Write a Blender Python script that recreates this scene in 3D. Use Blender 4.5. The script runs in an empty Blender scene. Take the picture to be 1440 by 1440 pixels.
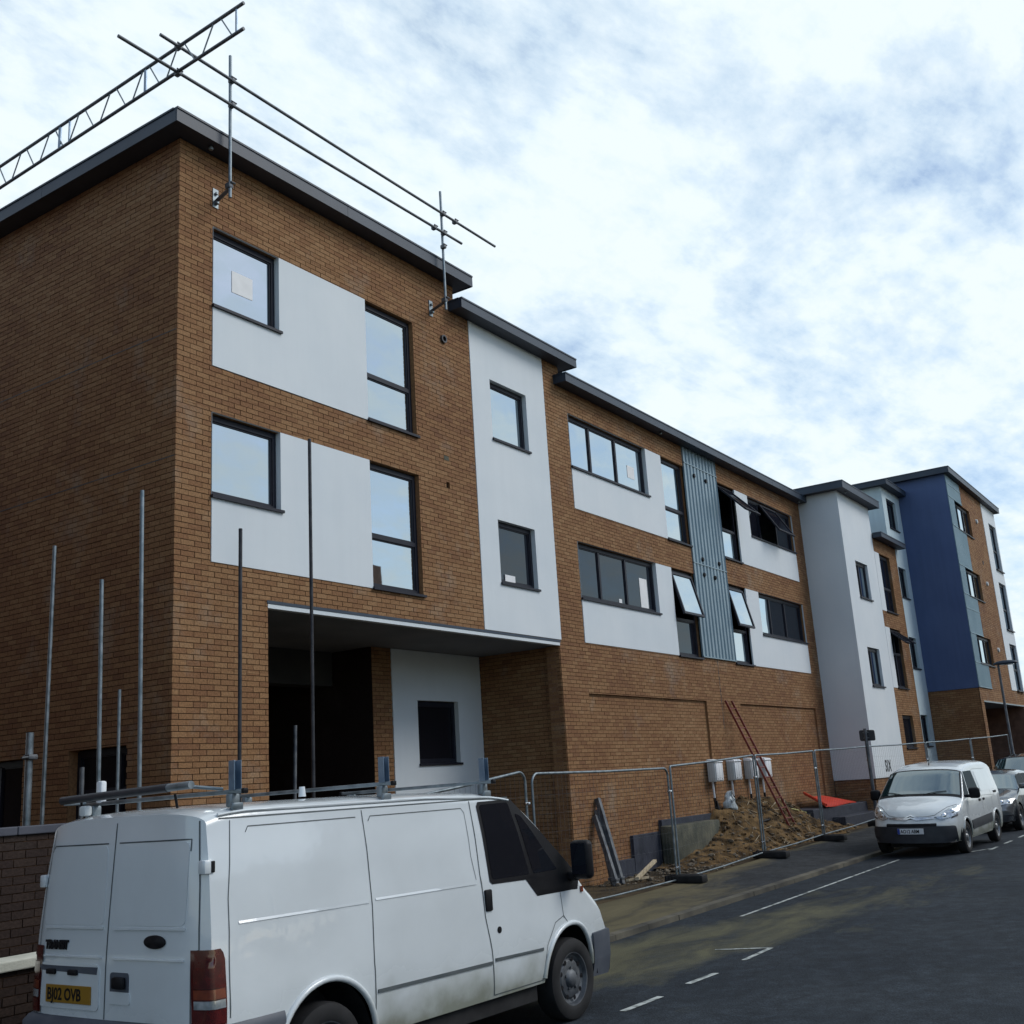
import bpy, bmesh, math, random
from mathutils import Vector, Matrix, noise
R = math.radians
random.seed(7)
SC = bpy.context.scene
COL = SC.collection

# ---------------------------------------------------------------- camera
CAM = Vector((-8.976, -11.2, 1.98))
cd = bpy.data.cameras.new('camera')
cam = bpy.data.objects.new('camera', cd)
COL.objects.link(cam)
cd.sensor_width = 36.0
cd.lens = 1527.9 / 1440 * 36
cd.clip_end = 3000
rx, ux, fx = (0.56348, -0.82387, -0.06108), (-0.16713, -0.18609, 0.96822), (0.80905, 0.53536, 0.24255)
cam.matrix_world = Matrix(((rx[0], ux[0], -fx[0], CAM.x), (rx[1], ux[1], -fx[1], CAM.y),
                           (rx[2], ux[2], -fx[2], CAM.z), (0, 0, 0, 1)))
SC.camera = cam

# ---------------------------------------------------------------- world, sun, exposure
SUN_DIR = Vector((0.42, -0.62, 0.66)).normalized()      # towards the sun
sun_el = math.asin(SUN_DIR.z)
sun_rot = math.atan2(SUN_DIR.x, SUN_DIR.y)
w = bpy.data.worlds.new('World')
SC.world = w
w.use_nodes = True
nt = w.node_tree
nt.nodes.clear()


def nd(tree, typ, **kw):
    n = tree.nodes.new(typ)
    for k, v in kw.items():
        if k.startswith('i_'):
            n.inputs[k[2:].replace('_', ' ')].default_value = v
        else:
            setattr(n, k, v)
    return n


def ln(tree, a, b):
    tree.links.new(a, b)


def ramp(tree, stops, interp='LINEAR'):
    n = tree.nodes.new('ShaderNodeValToRGB')
    n.color_ramp.interpolation = interp
    e = n.color_ramp.elements
    while len(e) < len(stops):
        e.new(0.5)
    for el, (p, c) in zip(e, stops):
        el.position = p
        el.color = (c, c, c, 1) if isinstance(c, (int, float)) else (*c, 1)
    return n


sky = nd(nt, 'ShaderNodeTexSky', sky_type='NISHITA', sun_disc=False)
sky.sun_elevation = sun_el
sky.sun_rotation = sun_rot
sky.air_density = 1.0
sky.dust_density = 0.6
sky.ozone_density = 0.7
bg = nd(nt, 'ShaderNodeBackground')
bg.inputs['Strength'].default_value = 0.15
tc = nd(nt, 'ShaderNodeTexCoord')
sep = nd(nt, 'ShaderNodeSeparateXYZ')
ln(nt, tc.outputs['Generated'], sep.inputs[0])
zz = nd(nt, 'ShaderNodeMath', operation='MAXIMUM')
ln(nt, sep.outputs['Z'], zz.inputs[0])
zz.inputs[1].default_value = 0.0
za = nd(nt, 'ShaderNodeMath', operation='ADD')
ln(nt, zz.outputs[0], za.inputs[0])
za.inputs[1].default_value = 0.22
dx = nd(nt, 'ShaderNodeMath', operation='DIVIDE')
dy = nd(nt, 'ShaderNodeMath', operation='DIVIDE')
ln(nt, sep.outputs['X'], dx.inputs[0]); ln(nt, za.outputs[0], dx.inputs[1])
ln(nt, sep.outputs['Y'], dy.inputs[0]); ln(nt, za.outputs[0], dy.inputs[1])
cmb = nd(nt, 'ShaderNodeCombineXYZ')
ln(nt, dx.outputs[0], cmb.inputs[0]); ln(nt, dy.outputs[0], cmb.inputs[1])
n1 = nd(nt, 'ShaderNodeTexNoise', noise_dimensions='3D')
n1.inputs['Scale'].default_value = 2.6
n1.inputs['Detail'].default_value = 10
n1.inputs['Roughness'].default_value = 0.58
n1.inputs['Distortion'].default_value = 0.35
mp = nd(nt, 'ShaderNodeMapping')
mp.inputs['Location'].default_value = (3.1, 0.7, 0)
mp.inputs['Rotation'].default_value = (0, 0, 0.5)
mp.inputs['Scale'].default_value = (1.0, 1.5, 1)
ln(nt, cmb.outputs[0], mp.inputs[0]); ln(nt, mp.outputs[0], n1.inputs['Vector'])
n2 = nd(nt, 'ShaderNodeTexNoise')
n2.inputs['Scale'].default_value = 13.0
n2.inputs['Detail'].default_value = 8
n2.inputs['Roughness'].default_value = 0.6
ln(nt, mp.outputs[0], n2.inputs['Vector'])
# a bank of thin cloud over the street ahead, breaking up into blue behind the viewer
bank = nd(nt, 'ShaderNodeVectorMath', operation='DOT_PRODUCT')
ln(nt, tc.outputs['Generated'], bank.inputs[0])
bank.inputs[1].default_value = (0.70, 0.66, 0.12)
cf = nd(nt, 'ShaderNodeMath', operation='MULTIPLY_ADD')
ln(nt, bank.outputs['Value'], cf.inputs[0])
cf.inputs[1].default_value = 0.22
fz = nd(nt, 'ShaderNodeMath', operation='MULTIPLY_ADD')
ln(nt, n2.outputs['Fac'], fz.inputs[0]); fz.inputs[1].default_value = 0.40; fz.inputs[2].default_value = -0.21
fz2 = nd(nt, 'ShaderNodeMath', operation='ADD')
ln(nt, fz.outputs[0], fz2.inputs[0]); ln(nt, n1.outputs['Fac'], fz2.inputs[1])
ln(nt, fz2.outputs[0], cf.inputs[2])
cov = ramp(nt, [(0.36, 0.0), (0.47, 0.52), (0.57, 0.80), (0.70, 1.0)])
ln(nt, cf.outputs[0], cov.inputs[0])
cc = ramp(nt, [(0.28, (4.1, 5.5, 7.3)), (0.46, (5.1, 6.2, 7.1)), (0.62, (6.1, 6.75, 7.1))])
mixn = nd(nt, 'ShaderNodeMath', operation='MULTIPLY_ADD')
ln(nt, n2.outputs['Fac'], mixn.inputs[0])
mixn.inputs[1].default_value = 0.45
sub = nd(nt, 'ShaderNodeMath', operation='MULTIPLY_ADD')
ln(nt, n1.outputs['Fac'], sub.inputs[0]); sub.inputs[1].default_value = 0.75; sub.inputs[2].default_value = -0.05
ln(nt, sub.outputs[0], mixn.inputs[2])
ln(nt, mixn.outputs[0], cc.inputs[0])
mixc = nd(nt, 'ShaderNodeMix', data_type='RGBA')
ln(nt, cov.outputs[0], mixc.inputs['Factor'])
ln(nt, sky.outputs[0], mixc.inputs[6])
ln(nt, cc.outputs[0], mixc.inputs[7])
ln(nt, mixc.outputs[2], bg.inputs['Color'])
wo = nd(nt, 'ShaderNodeOutputWorld')
ln(nt, bg.outputs[0], wo.inputs[0])

sl = bpy.data.lights.new('sun', 'SUN')
sl.energy = 1.5
sl.angle = R(28)
sl.color = (1.0, 0.97, 0.92)
so = bpy.data.objects.new('sun', sl)
COL.objects.link(so)
so.rotation_euler = SUN_DIR.to_track_quat('Z', 'Y').to_euler()
so.location = (0, -20, 30)

SC.view_settings.view_transform = 'Standard'
SC.view_settings.look = 'None'
SC.view_settings.gamma = 1
SC.view_settings.use_curve_mapping = False
SC.view_settings.exposure = -0.02
SC.cycles.max_bounces = 8

# ---------------------------------------------------------------- materials
MATS = {}


def base_mat(name, col, rough=0.6, metal=0.0, spec=0.5, coat=0.0):
    m = bpy.data.materials.new(name)
    m.use_nodes = True
    b = m.node_tree.nodes['Principled BSDF']
    b.inputs['Base Color'].default_value = (*col, 1)
    b.inputs['Roughness'].default_value = rough
    b.inputs['Metallic'].default_value = metal
    b.inputs['Specular IOR Level'].default_value = spec
    b.inputs['Coat Weight'].default_value = coat
    MATS[name] = m
    return m, m.node_tree, b


def noisy(name, c0, c1, scale=4, rough=0.6, metal=0.0, bump=0.0, bscale=None, coord='Position', detail=6, spec=0.5, lo=0.35, hi=0.65, coat=0.0, r2=None):
    m, t, b = base_mat(name, c0, rough, metal, spec, coat)
    if coord == 'Position':
        src = nd(t, 'ShaderNodeNewGeometry').outputs['Position']
    else:
        src = nd(t, 'ShaderNodeTexCoord').outputs['Object']
    n = nd(t, 'ShaderNodeTexNoise')
    n.inputs['Scale'].default_value = scale
    n.inputs['Detail'].default_value = detail
    ln(t, src, n.inputs['Vector'])
    r = ramp(t, [(lo, c0), (hi, c1)])
    ln(t, n.outputs['Fac'], r.inputs[0])
    ln(t, r.outputs[0], b.inputs['Base Color'])
    if r2 is not None:
        rr = ramp(t, [(lo, rough), (hi, r2)])
        ln(t, n.outputs['Fac'], rr.inputs[0])
        ln(t, rr.outputs[0], b.inputs['Roughness'])
    if bump:
        n3 = nd(t, 'ShaderNodeTexNoise')
        n3.inputs['Scale'].default_value = bscale or scale * 8
        n3.inputs['Detail'].default_value = 4
        ln(t, src, n3.inputs['Vector'])
        bp = nd(t, 'ShaderNodeBump')
        bp.inputs['Strength'].default_value = bump
        bp.inputs['Distance'].default_value = 0.02
        ln(t, n3.outputs['Fac'], bp.inputs['Height'])
        ln(t, bp.outputs[0], b.inputs['Normal'])
    return m


def brick_mat(name, stops, mossy=0.0, pale=0.35):
    m, t, b = base_mat(name, (0.3, 0.16, 0.07), 0.85, spec=0.25)
    g = nd(t, 'ShaderNodeNewGeometry')
    oi = nd(t, 'ShaderNodeObjectInfo')
    ad = nd(t, 'ShaderNodeMath', operation='ADD')
    ln(t, g.outputs['Random Per Island'], ad.inputs[0]); ln(t, oi.outputs['Random'], ad.inputs[1])
    fr = nd(t, 'ShaderNodeMath', operation='FRACT')
    ln(t, ad.outputs[0], fr.inputs[0])
    big = nd(t, 'ShaderNodeTexNoise')
    big.inputs['Scale'].default_value = 0.55
    big.inputs['Detail'].default_value = 5
    ln(t, g.outputs['Position'], big.inputs['Vector'])
    mx = nd(t, 'ShaderNodeMath', operation='MULTIPLY_ADD')
    ln(t, fr.outputs[0], mx.inputs[0]); mx.inputs[1].default_value = 0.40
    s2 = nd(t, 'ShaderNodeMath', operation='MULTIPLY_ADD')
    ln(t, big.outputs['Fac'], s2.inputs[0]); s2.inputs[1].default_value = 0.75; s2.inputs[2].default_value = -0.08
    ln(t, s2.outputs[0], mx.inputs[2])
    r = ramp(t, stops)
    ln(t, mx.outputs[0], r.inputs[0])
    fine = nd(t, 'ShaderNodeTexNoise')
    fine.inputs['Scale'].default_value = 38
    fine.inputs['Detail'].default_value = 5
    ln(t, g.outputs['Position'], fine.inputs['Vector'])
    rf = ramp(t, [(0.3, 0.72), (0.7, 1.18)])
    ln(t, fine.outputs['Fac'], rf.inputs[0])
    mu = nd(t, 'ShaderNodeMix', data_type='RGBA', blend_type='MULTIPLY')
    mu.inputs['Factor'].default_value = 1.0
    ln(t, r.outputs[0], mu.inputs[6]); ln(t, rf.outputs[0], mu.inputs[7])
    # pale bloom patches on the brickwork
    ef = nd(t, 'ShaderNodeTexNoise')
    ef.inputs['Scale'].default_value = 0.9
    ef.inputs['Detail'].default_value = 7
    ef.inputs['Roughness'].default_value = 0.7
    mpp = nd(t, 'ShaderNodeMapping')
    mpp.inputs['Location'].default_value = (11, 5, 3)
    ln(t, g.outputs['Position'], mpp.inputs[0]); ln(t, mpp.outputs[0], ef.inputs['Vector'])
    re = ramp(t, [(0.55, 0.0), (0.72, pale)])
    ln(t, ef.outputs['Fac'], re.inputs[0])
    m2 = nd(t, 'ShaderNodeMix', data_type='RGBA')
    ln(t, re.outputs[0], m2.inputs['Factor'])
    ln(t, mu.outputs[2], m2.inputs[6])
    m2.inputs[7].default_value = (0.36, 0.33, 0.27, 1)
    ln(t, m2.outputs[2], b.inputs['Base Color'])
    bp = nd(t, 'ShaderNodeBump')
    bp.inputs['Strength'].default_value = 0.5
    bp.inputs['Distance'].default_value = 0.01
    ln(t, fine.outputs['Fac'], bp.inputs['Height'])
    ln(t, bp.outputs[0], b.inputs['Normal'])
    return m


def render_mat(name, c0, c1, streak):
    m, t, b = base_mat(name, c0, 0.8, spec=0.3)
    g = nd(t, 'ShaderNodeNewGeometry')
    n = nd(t, 'ShaderNodeTexNoise'); n.inputs['Scale'].default_value = 0.7; n.inputs['Detail'].default_value = 7
    ln(t, g.outputs['Position'], n.inputs['Vector'])
    r = ramp(t, [(0.35, c0), (0.65, c1)])
    ln(t, n.outputs['Fac'], r.inputs[0])
    mp_ = nd(t, 'ShaderNodeMapping'); mp_.inputs['Scale'].default_value = (5.0, 5.0, 0.35)
    ln(t, g.outputs['Position'], mp_.inputs[0])
    s_ = nd(t, 'ShaderNodeTexNoise'); s_.inputs['Scale'].default_value = 1.0; s_.inputs['Detail'].default_value = 8; s_.inputs['Roughness'].default_value = 0.65
    ln(t, mp_.outputs[0], s_.inputs['Vector'])
    rs = ramp(t, [(0.36, 1.0 - streak), (0.58, 1.0)])
    ln(t, s_.outputs['Fac'], rs.inputs[0])
    mu = nd(t, 'ShaderNodeMix', data_type='RGBA', blend_type='MULTIPLY'); mu.inputs['Factor'].default_value = 1
    ln(t, r.outputs[0], mu.inputs[6]); ln(t, rs.outputs[0], mu.inputs[7])
    ln(t, mu.outputs[2], b.inputs['Base Color'])
    f = nd(t, 'ShaderNodeTexNoise'); f.inputs['Scale'].default_value = 140; f.inputs['Detail'].default_value = 3
    ln(t, g.outputs['Position'], f.inputs['Vector'])
    f2 = nd(t, 'ShaderNodeTexNoise'); f2.inputs['Scale'].default_value = 1.8; f2.inputs['Detail'].default_value = 2
    ln(t, g.outputs['Position'], f2.inputs['Vector'])
    bp = nd(t, 'ShaderNodeBump'); bp.inputs['Strength'].default_value = 0.12; bp.inputs['Distance'].default_value = 0.006
    ln(t, f.outputs['Fac'], bp.inputs['Height'])
    bp2 = nd(t, 'ShaderNodeBump'); bp2.inputs['Strength'].default_value = 0.12; bp2.inputs['Distance'].default_value = 0.05
    ln(t, f2.outputs['Fac'], bp2.inputs['Height']); ln(t, bp.outputs[0], bp2.inputs['Normal'])
    ln(t, bp2.outputs[0], b.inputs['Normal'])
    return m


M_BRICK = brick_mat('buff_brick', [(0.05, (0.155, 0.072, 0.040)), (0.3, (0.225, 0.110, 0.052)), (0.55, (0.275, 0.146, 0.067)), (0.9, (0.34, 0.200, 0.100))])
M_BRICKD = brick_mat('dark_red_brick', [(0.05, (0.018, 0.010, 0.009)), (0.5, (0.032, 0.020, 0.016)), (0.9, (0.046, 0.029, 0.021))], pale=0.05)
M_MORTAR = noisy('mortar', (0.045, 0.024, 0.014), (0.080, 0.046, 0.027), 3, 0.95, spec=0.1)
M_RENDER = render_mat('white_render', (0.665, 0.715, 0.74), (0.715, 0.755, 0.77), 0.018)
M_PALE = render_mat('pale_blue_render', (0.53, 0.65, 0.69), (0.58, 0.69, 0.72), 0.07)
M_BLUE = render_mat('blue_render', (0.076, 0.115, 0.235), (0.09, 0.134, 0.26), 0.08)
M_FASCIA = noisy('slate_grey_fascia', (0.018, 0.032, 0.054), (0.028, 0.046, 0.072), 1.2, 0.5, spec=0.5)
M_SOFFIT = noisy('dark_soffit', (0.028, 0.032, 0.045), (0.04, 0.045, 0.06), 1.5, 0.6)
M_FRAME = noisy('dark_window_frame', (0.010, 0.012, 0.022), (0.016, 0.018, 0.028), 5, 0.5, coord='Object', spec=0.3)
M_CLAD = noisy('blue_grey_cladding', (0.20, 0.285, 0.33), (0.25, 0.335, 0.375), 1.4, 0.45, metal=0.15)
M_TEAL = noisy('teal_cladding', (0.19, 0.30, 0.35), (0.235, 0.35, 0.395), 1.4, 0.5, metal=0.1)
M_ROOF = noisy('roof_membrane', (0.08, 0.085, 0.09), (0.12, 0.12, 0.125), 2, 0.8)
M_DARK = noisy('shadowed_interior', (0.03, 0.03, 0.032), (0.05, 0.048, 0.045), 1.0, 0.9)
M_CEIL = noisy('ceiling_board', (0.17, 0.175, 0.19), (0.22, 0.225, 0.24), 1.0, 0.9)
M_GALV = noisy('galvanised_steel', (0.15, 0.185, 0.205), (0.27, 0.31, 0.335), 9, 0.38, metal=0.7, coord='Object', r2=0.55)
M_STEELD = noisy('weathered_steel', (0.075, 0.085, 0.10), (0.17, 0.18, 0.19), 7, 0.5, metal=0.6, coord='Object', r2=0.65)
M_RUSTBLK = noisy('blackened_steel', (0.02, 0.022, 0.028), (0.05, 0.05, 0.055), 8, 0.5, metal=0.4)
M_RUBBER = noisy('black_rubber', (0.012, 0.012, 0.013), (0.024, 0.024, 0.025), 6, 0.75, coord='Object', spec=0.3)
M_PLASTIC = noisy('dark_grey_plastic', (0.022, 0.025, 0.032), (0.034, 0.038, 0.046), 6, 0.5, coord='Object')
M_BUMPER = noisy('grey_bumper_plastic', (0.06, 0.07, 0.09), (0.085, 0.095, 0.115), 5, 0.55, coord='Object')
M_CHROME = noisy('bright_trim', (0.55, 0.57, 0.6), (0.75, 0.77, 0.8), 12, 0.2, metal=1.0, coord='Object')
M_RIM = noisy('silver_wheel', (0.16, 0.17, 0.18), (0.30, 0.31, 0.32), 14, 0.42, metal=0.7, coord='Object')
M_STONE = noisy('kerb_concrete', (0.045, 0.042, 0.034), (0.12, 0.108, 0.08), 1.6, 0.9, bump=0.3, bscale=70)
M_CREAM = noisy('cream_coping', (0.50, 0.50, 0.42), (0.64, 0.63, 0.54), 4, 0.85, bump=0.2, bscale=60)
M_COPE = noisy('dark_coping', (0.045, 0.05, 0.07), (0.07, 0.075, 0.095), 3, 0.7)
M_ENG = noisy('blue_black_tanking', (0.013, 0.017, 0.030), (0.034, 0.040, 0.060), 3.2, 0.6, bump=0.25, bscale=40, r2=0.8)
M_CONC = noisy('damp_concrete', (0.05, 0.055, 0.042), (0.125, 0.12, 0.085), 2.6, 0.9, bump=0.5, bscale=28)
M_SOIL = noisy('ochre_soil', (0.030, 0.019, 0.010), (0.19, 0.118, 0.052), 4.2, 0.95, bump=1.0, bscale=24, detail=9, spec=0.15)
M_RUBBLE = noisy('rubble_stone', (0.07, 0.055, 0.038), (0.24, 0.20, 0.15), 9, 0.95, bump=0.5, bscale=60, spec=0.2)
M_RED = noisy('red_plastic', (0.55, 0.035, 0.015), (0.68, 0.06, 0.025), 4, 0.42, coord='Object')
M_LADDER = noisy('red_ladder_paint', (0.15, 0.022, 0.014), (0.23, 0.036, 0.022), 7, 0.5, coord='Object')
M_TIMBER = noisy('raw_timber', (0.38, 0.30, 0.19), (0.55, 0.46, 0.32), 11, 0.8, coord='Object')
M_HOSE = noisy('yellow_hose', (0.42, 0.40, 0.12), (0.55, 0.50, 0.2), 8, 0.5)
M_BOX = noisy('pale_grey_grp', (0.50, 0.54, 0.54), (0.58, 0.61, 0.61), 4, 0.5, coord='Object')
M_BOXF = noisy('white_grp_door', (0.70, 0.72, 0.73), (0.76, 0.77, 0.78), 4, 0.45, coord='Object')
M_PAPER = noisy('white_paper', (0.78, 0.78, 0.77), (0.84, 0.84, 0.83), 6, 0.8)
M_BAG = noisy('translucent_plastic', (0.42, 0.47, 0.48), (0.62, 0.66, 0.66), 12, 0.4)
M_PLATEY = noisy('yellow_plate', (0.26, 0.135, 0.010), (0.31, 0.165, 0.015), 5, 0.45, coord='Object')
M_PLATEW = noisy('white_plate', (0.66, 0.68, 0.70), (0.72, 0.74, 0.76), 5, 0.4, coord='Object')
M_PLATEB = noisy('blue_plate_band', (0.02, 0.05, 0.30), (0.03, 0.07, 0.36), 5, 0.4, coord='Object')
M_INK = noisy('black_ink', (0.007, 0.007, 0.009), (0.012, 0.012, 0.014), 5, 0.5, spec=0.2)
M_REDLAMP = noisy('red_lamp_lens', (0.05, 0.004, 0.005), (0.09, 0.007, 0.007), 20, 0.15, coord='Object', coat=1.0)
M_AMBER = noisy('amber_lamp_lens', (0.12, 0.022, 0.010), (0.19, 0.036, 0.013), 20, 0.15, coord='Object', coat=1.0)
M_CLEAR = noisy('clear_lamp_lens', (0.30, 0.34, 0.36), (0.62, 0.66, 0.68), 16, 0.08, metal=0.5, coord='Object', coat=1.0)
M_SEAM = noisy('dark_seam', (0.06, 0.075, 0.08), (0.09, 0.105, 0.11), 6, 0.7, coord='Object')
M_BLKCAR = noisy('black_car_paint', (0.012, 0.013, 0.016), (0.016, 0.018, 0.022), 3, 0.22, coord='Object', coat=1.0)
M_SLVCAR = noisy('grey_car_paint', (0.10, 0.115, 0.125), (0.13, 0.145, 0.155), 3, 0.25, metal=0.5, coord='Object', coat=1.0)
M_SIGN = noisy('grey_sign_back', (0.03, 0.033, 0.04), (0.05, 0.053, 0.06), 5, 0.5, coord='Object')
M_LINE = noisy('worn_road_paint', (0.10, 0.115, 0.11), (0.46, 0.49, 0.47), 7, 0.8, lo=0.38, hi=0.55)
M_SLATE = noisy('slate_roof', (0.06, 0.06, 0.07), (0.12, 0.11, 0.12), 2, 0.8)
M_HOUSE = noisy('house_brick', (0.16, 0.085, 0.055), (0.24, 0.13, 0.085), 4, 0.9)
M_RETRO = noisy('blue_grey_metal', (0.12, 0.18, 0.26), (0.22, 0.29, 0.37), 7, 0.35, metal=0.5, coord='Object')


def glass_mat(name, tint, fac0, fac1):
    m = bpy.data.materials.new(name)
    m.use_nodes = True
    t = m.node_tree
    t.nodes.clear()
    d = nd(t, 'ShaderNodeBsdfDiffuse')
    d.inputs['Color'].default_value = (*tint, 1)
    g = nd(t, 'ShaderNodeBsdfGlossy')
    g.inputs['Color'].default_value = (0.80, 0.90, 0.94, 1)
    g.inputs['Roughness'].default_value = 0.015
    ge = nd(t, 'ShaderNodeNewGeometry')
    nz = nd(t, 'ShaderNodeTexNoise')
    nz.inputs['Scale'].default_value = 0.9
    nz.inputs['Detail'].default_value = 2
    ln(t, ge.outputs['Position'], nz.inputs['Vector'])
    bp = nd(t, 'ShaderNodeBump')
    bp.inputs['Strength'].default_value = 0.10
    bp.inputs['Distance'].default_value = 0.04
    ln(t, nz.outputs['Fac'], bp.inputs['Height'])
    ln(t, bp.outputs[0], g.inputs['Normal'])
    lw = nd(t, 'ShaderNodeLayerWeight')
    lw.inputs['Blend'].default_value = 0.35
    r = ramp(t, [(0.0, fac0), (1.0, fac1)])
    ln(t, lw.outputs['Facing'], r.inputs[0])
    mx = nd(t, 'ShaderNodeMixShader')
    ln(t, r.outputs[0], mx.inputs[0])
    ln(t, d.outputs[0], mx.inputs[1]); ln(t, g.outputs[0], mx.inputs[2])
    o = nd(t, 'ShaderNodeOutputMaterial')
    ln(t, mx.outputs[0], o.inputs[0])
    return m


M_GLASS = glass_mat('window_glass', (0.02, 0.024, 0.03), 0.42, 0.95)
M_GLASSD = glass_mat('dim_reflection_glass', (0.010, 0.011, 0.017), 0.03, 0.20)  # reflection cut in the shader to imitate panes mirroring something dark
M_CARGL = glass_mat('car_glass', (0.010, 0.011, 0.015), 0.015, 0.10)
M_GLASSK = glass_mat('shaded_glass', (0.012, 0.012, 0.016), 0.01, 0.06)
M_WSCREEN = glass_mat('windscreen_glass', (0.014, 0.03, 0.033), 0.11, 0.6)


def van_paint():
    m, t, b = base_mat('white_van_paint', (0.69, 0.735, 0.75), 0.26, coat=0.7)
    o = nd(t, 'ShaderNodeTexCoord')
    s = nd(t, 'ShaderNodeSeparateXYZ')
    ln(t, o.outputs['Object'], s.inputs[0])
    n = nd(t, 'ShaderNodeTexNoise')
    n.inputs['Scale'].default_value = 3.0
    n.inputs['Detail'].default_value = 7
    ln(t, o.outputs['Object'], n.inputs['Vector'])
    a = nd(t, 'ShaderNodeMath', operation='MULTIPLY_ADD')
    ln(t, n.outputs['Fac'], a.inputs[0]); a.inputs[1].default_value = -0.5
    ln(t, s.outputs['Z'], a.inputs[2])
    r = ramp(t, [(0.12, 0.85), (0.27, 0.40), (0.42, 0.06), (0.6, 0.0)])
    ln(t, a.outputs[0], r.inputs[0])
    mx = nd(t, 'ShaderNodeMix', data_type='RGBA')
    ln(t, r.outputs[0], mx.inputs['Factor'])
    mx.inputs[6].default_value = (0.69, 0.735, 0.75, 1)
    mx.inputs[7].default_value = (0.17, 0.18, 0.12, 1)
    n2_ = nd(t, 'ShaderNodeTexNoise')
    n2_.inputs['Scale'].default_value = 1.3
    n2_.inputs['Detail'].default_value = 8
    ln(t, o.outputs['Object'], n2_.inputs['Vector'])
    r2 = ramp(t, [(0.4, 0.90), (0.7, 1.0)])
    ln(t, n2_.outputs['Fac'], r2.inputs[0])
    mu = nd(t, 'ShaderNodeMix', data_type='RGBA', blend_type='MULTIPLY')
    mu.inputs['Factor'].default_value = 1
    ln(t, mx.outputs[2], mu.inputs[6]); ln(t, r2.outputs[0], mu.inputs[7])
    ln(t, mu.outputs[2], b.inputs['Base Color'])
    rr = ramp(t, [(0.0, 0.24), (0.6, 0.75)])
    ln(t, r.outputs[0], rr.inputs[0]); ln(t, rr.outputs[0], b.inputs['Roughness'])
    wv = nd(t, 'ShaderNodeTexNoise')
    wv.inputs['Scale'].default_value = 2.2
    wv.inputs['Detail'].default_value = 3
    ln(t, o.outputs['Object'], wv.inputs['Vector'])
    bp = nd(t, 'ShaderNodeBump')
    bp.inputs['Strength'].default_value = 0.22
    bp.inputs['Distance'].default_value = 0.03
    ln(t, wv.outputs['Fac'], bp.inputs['Height'])
    ln(t, bp.outputs[0], b.inputs['Normal']); ln(t, bp.outputs[0], b.inputs['Coat Normal'])
    return m


M_VAN = van_paint()


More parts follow.
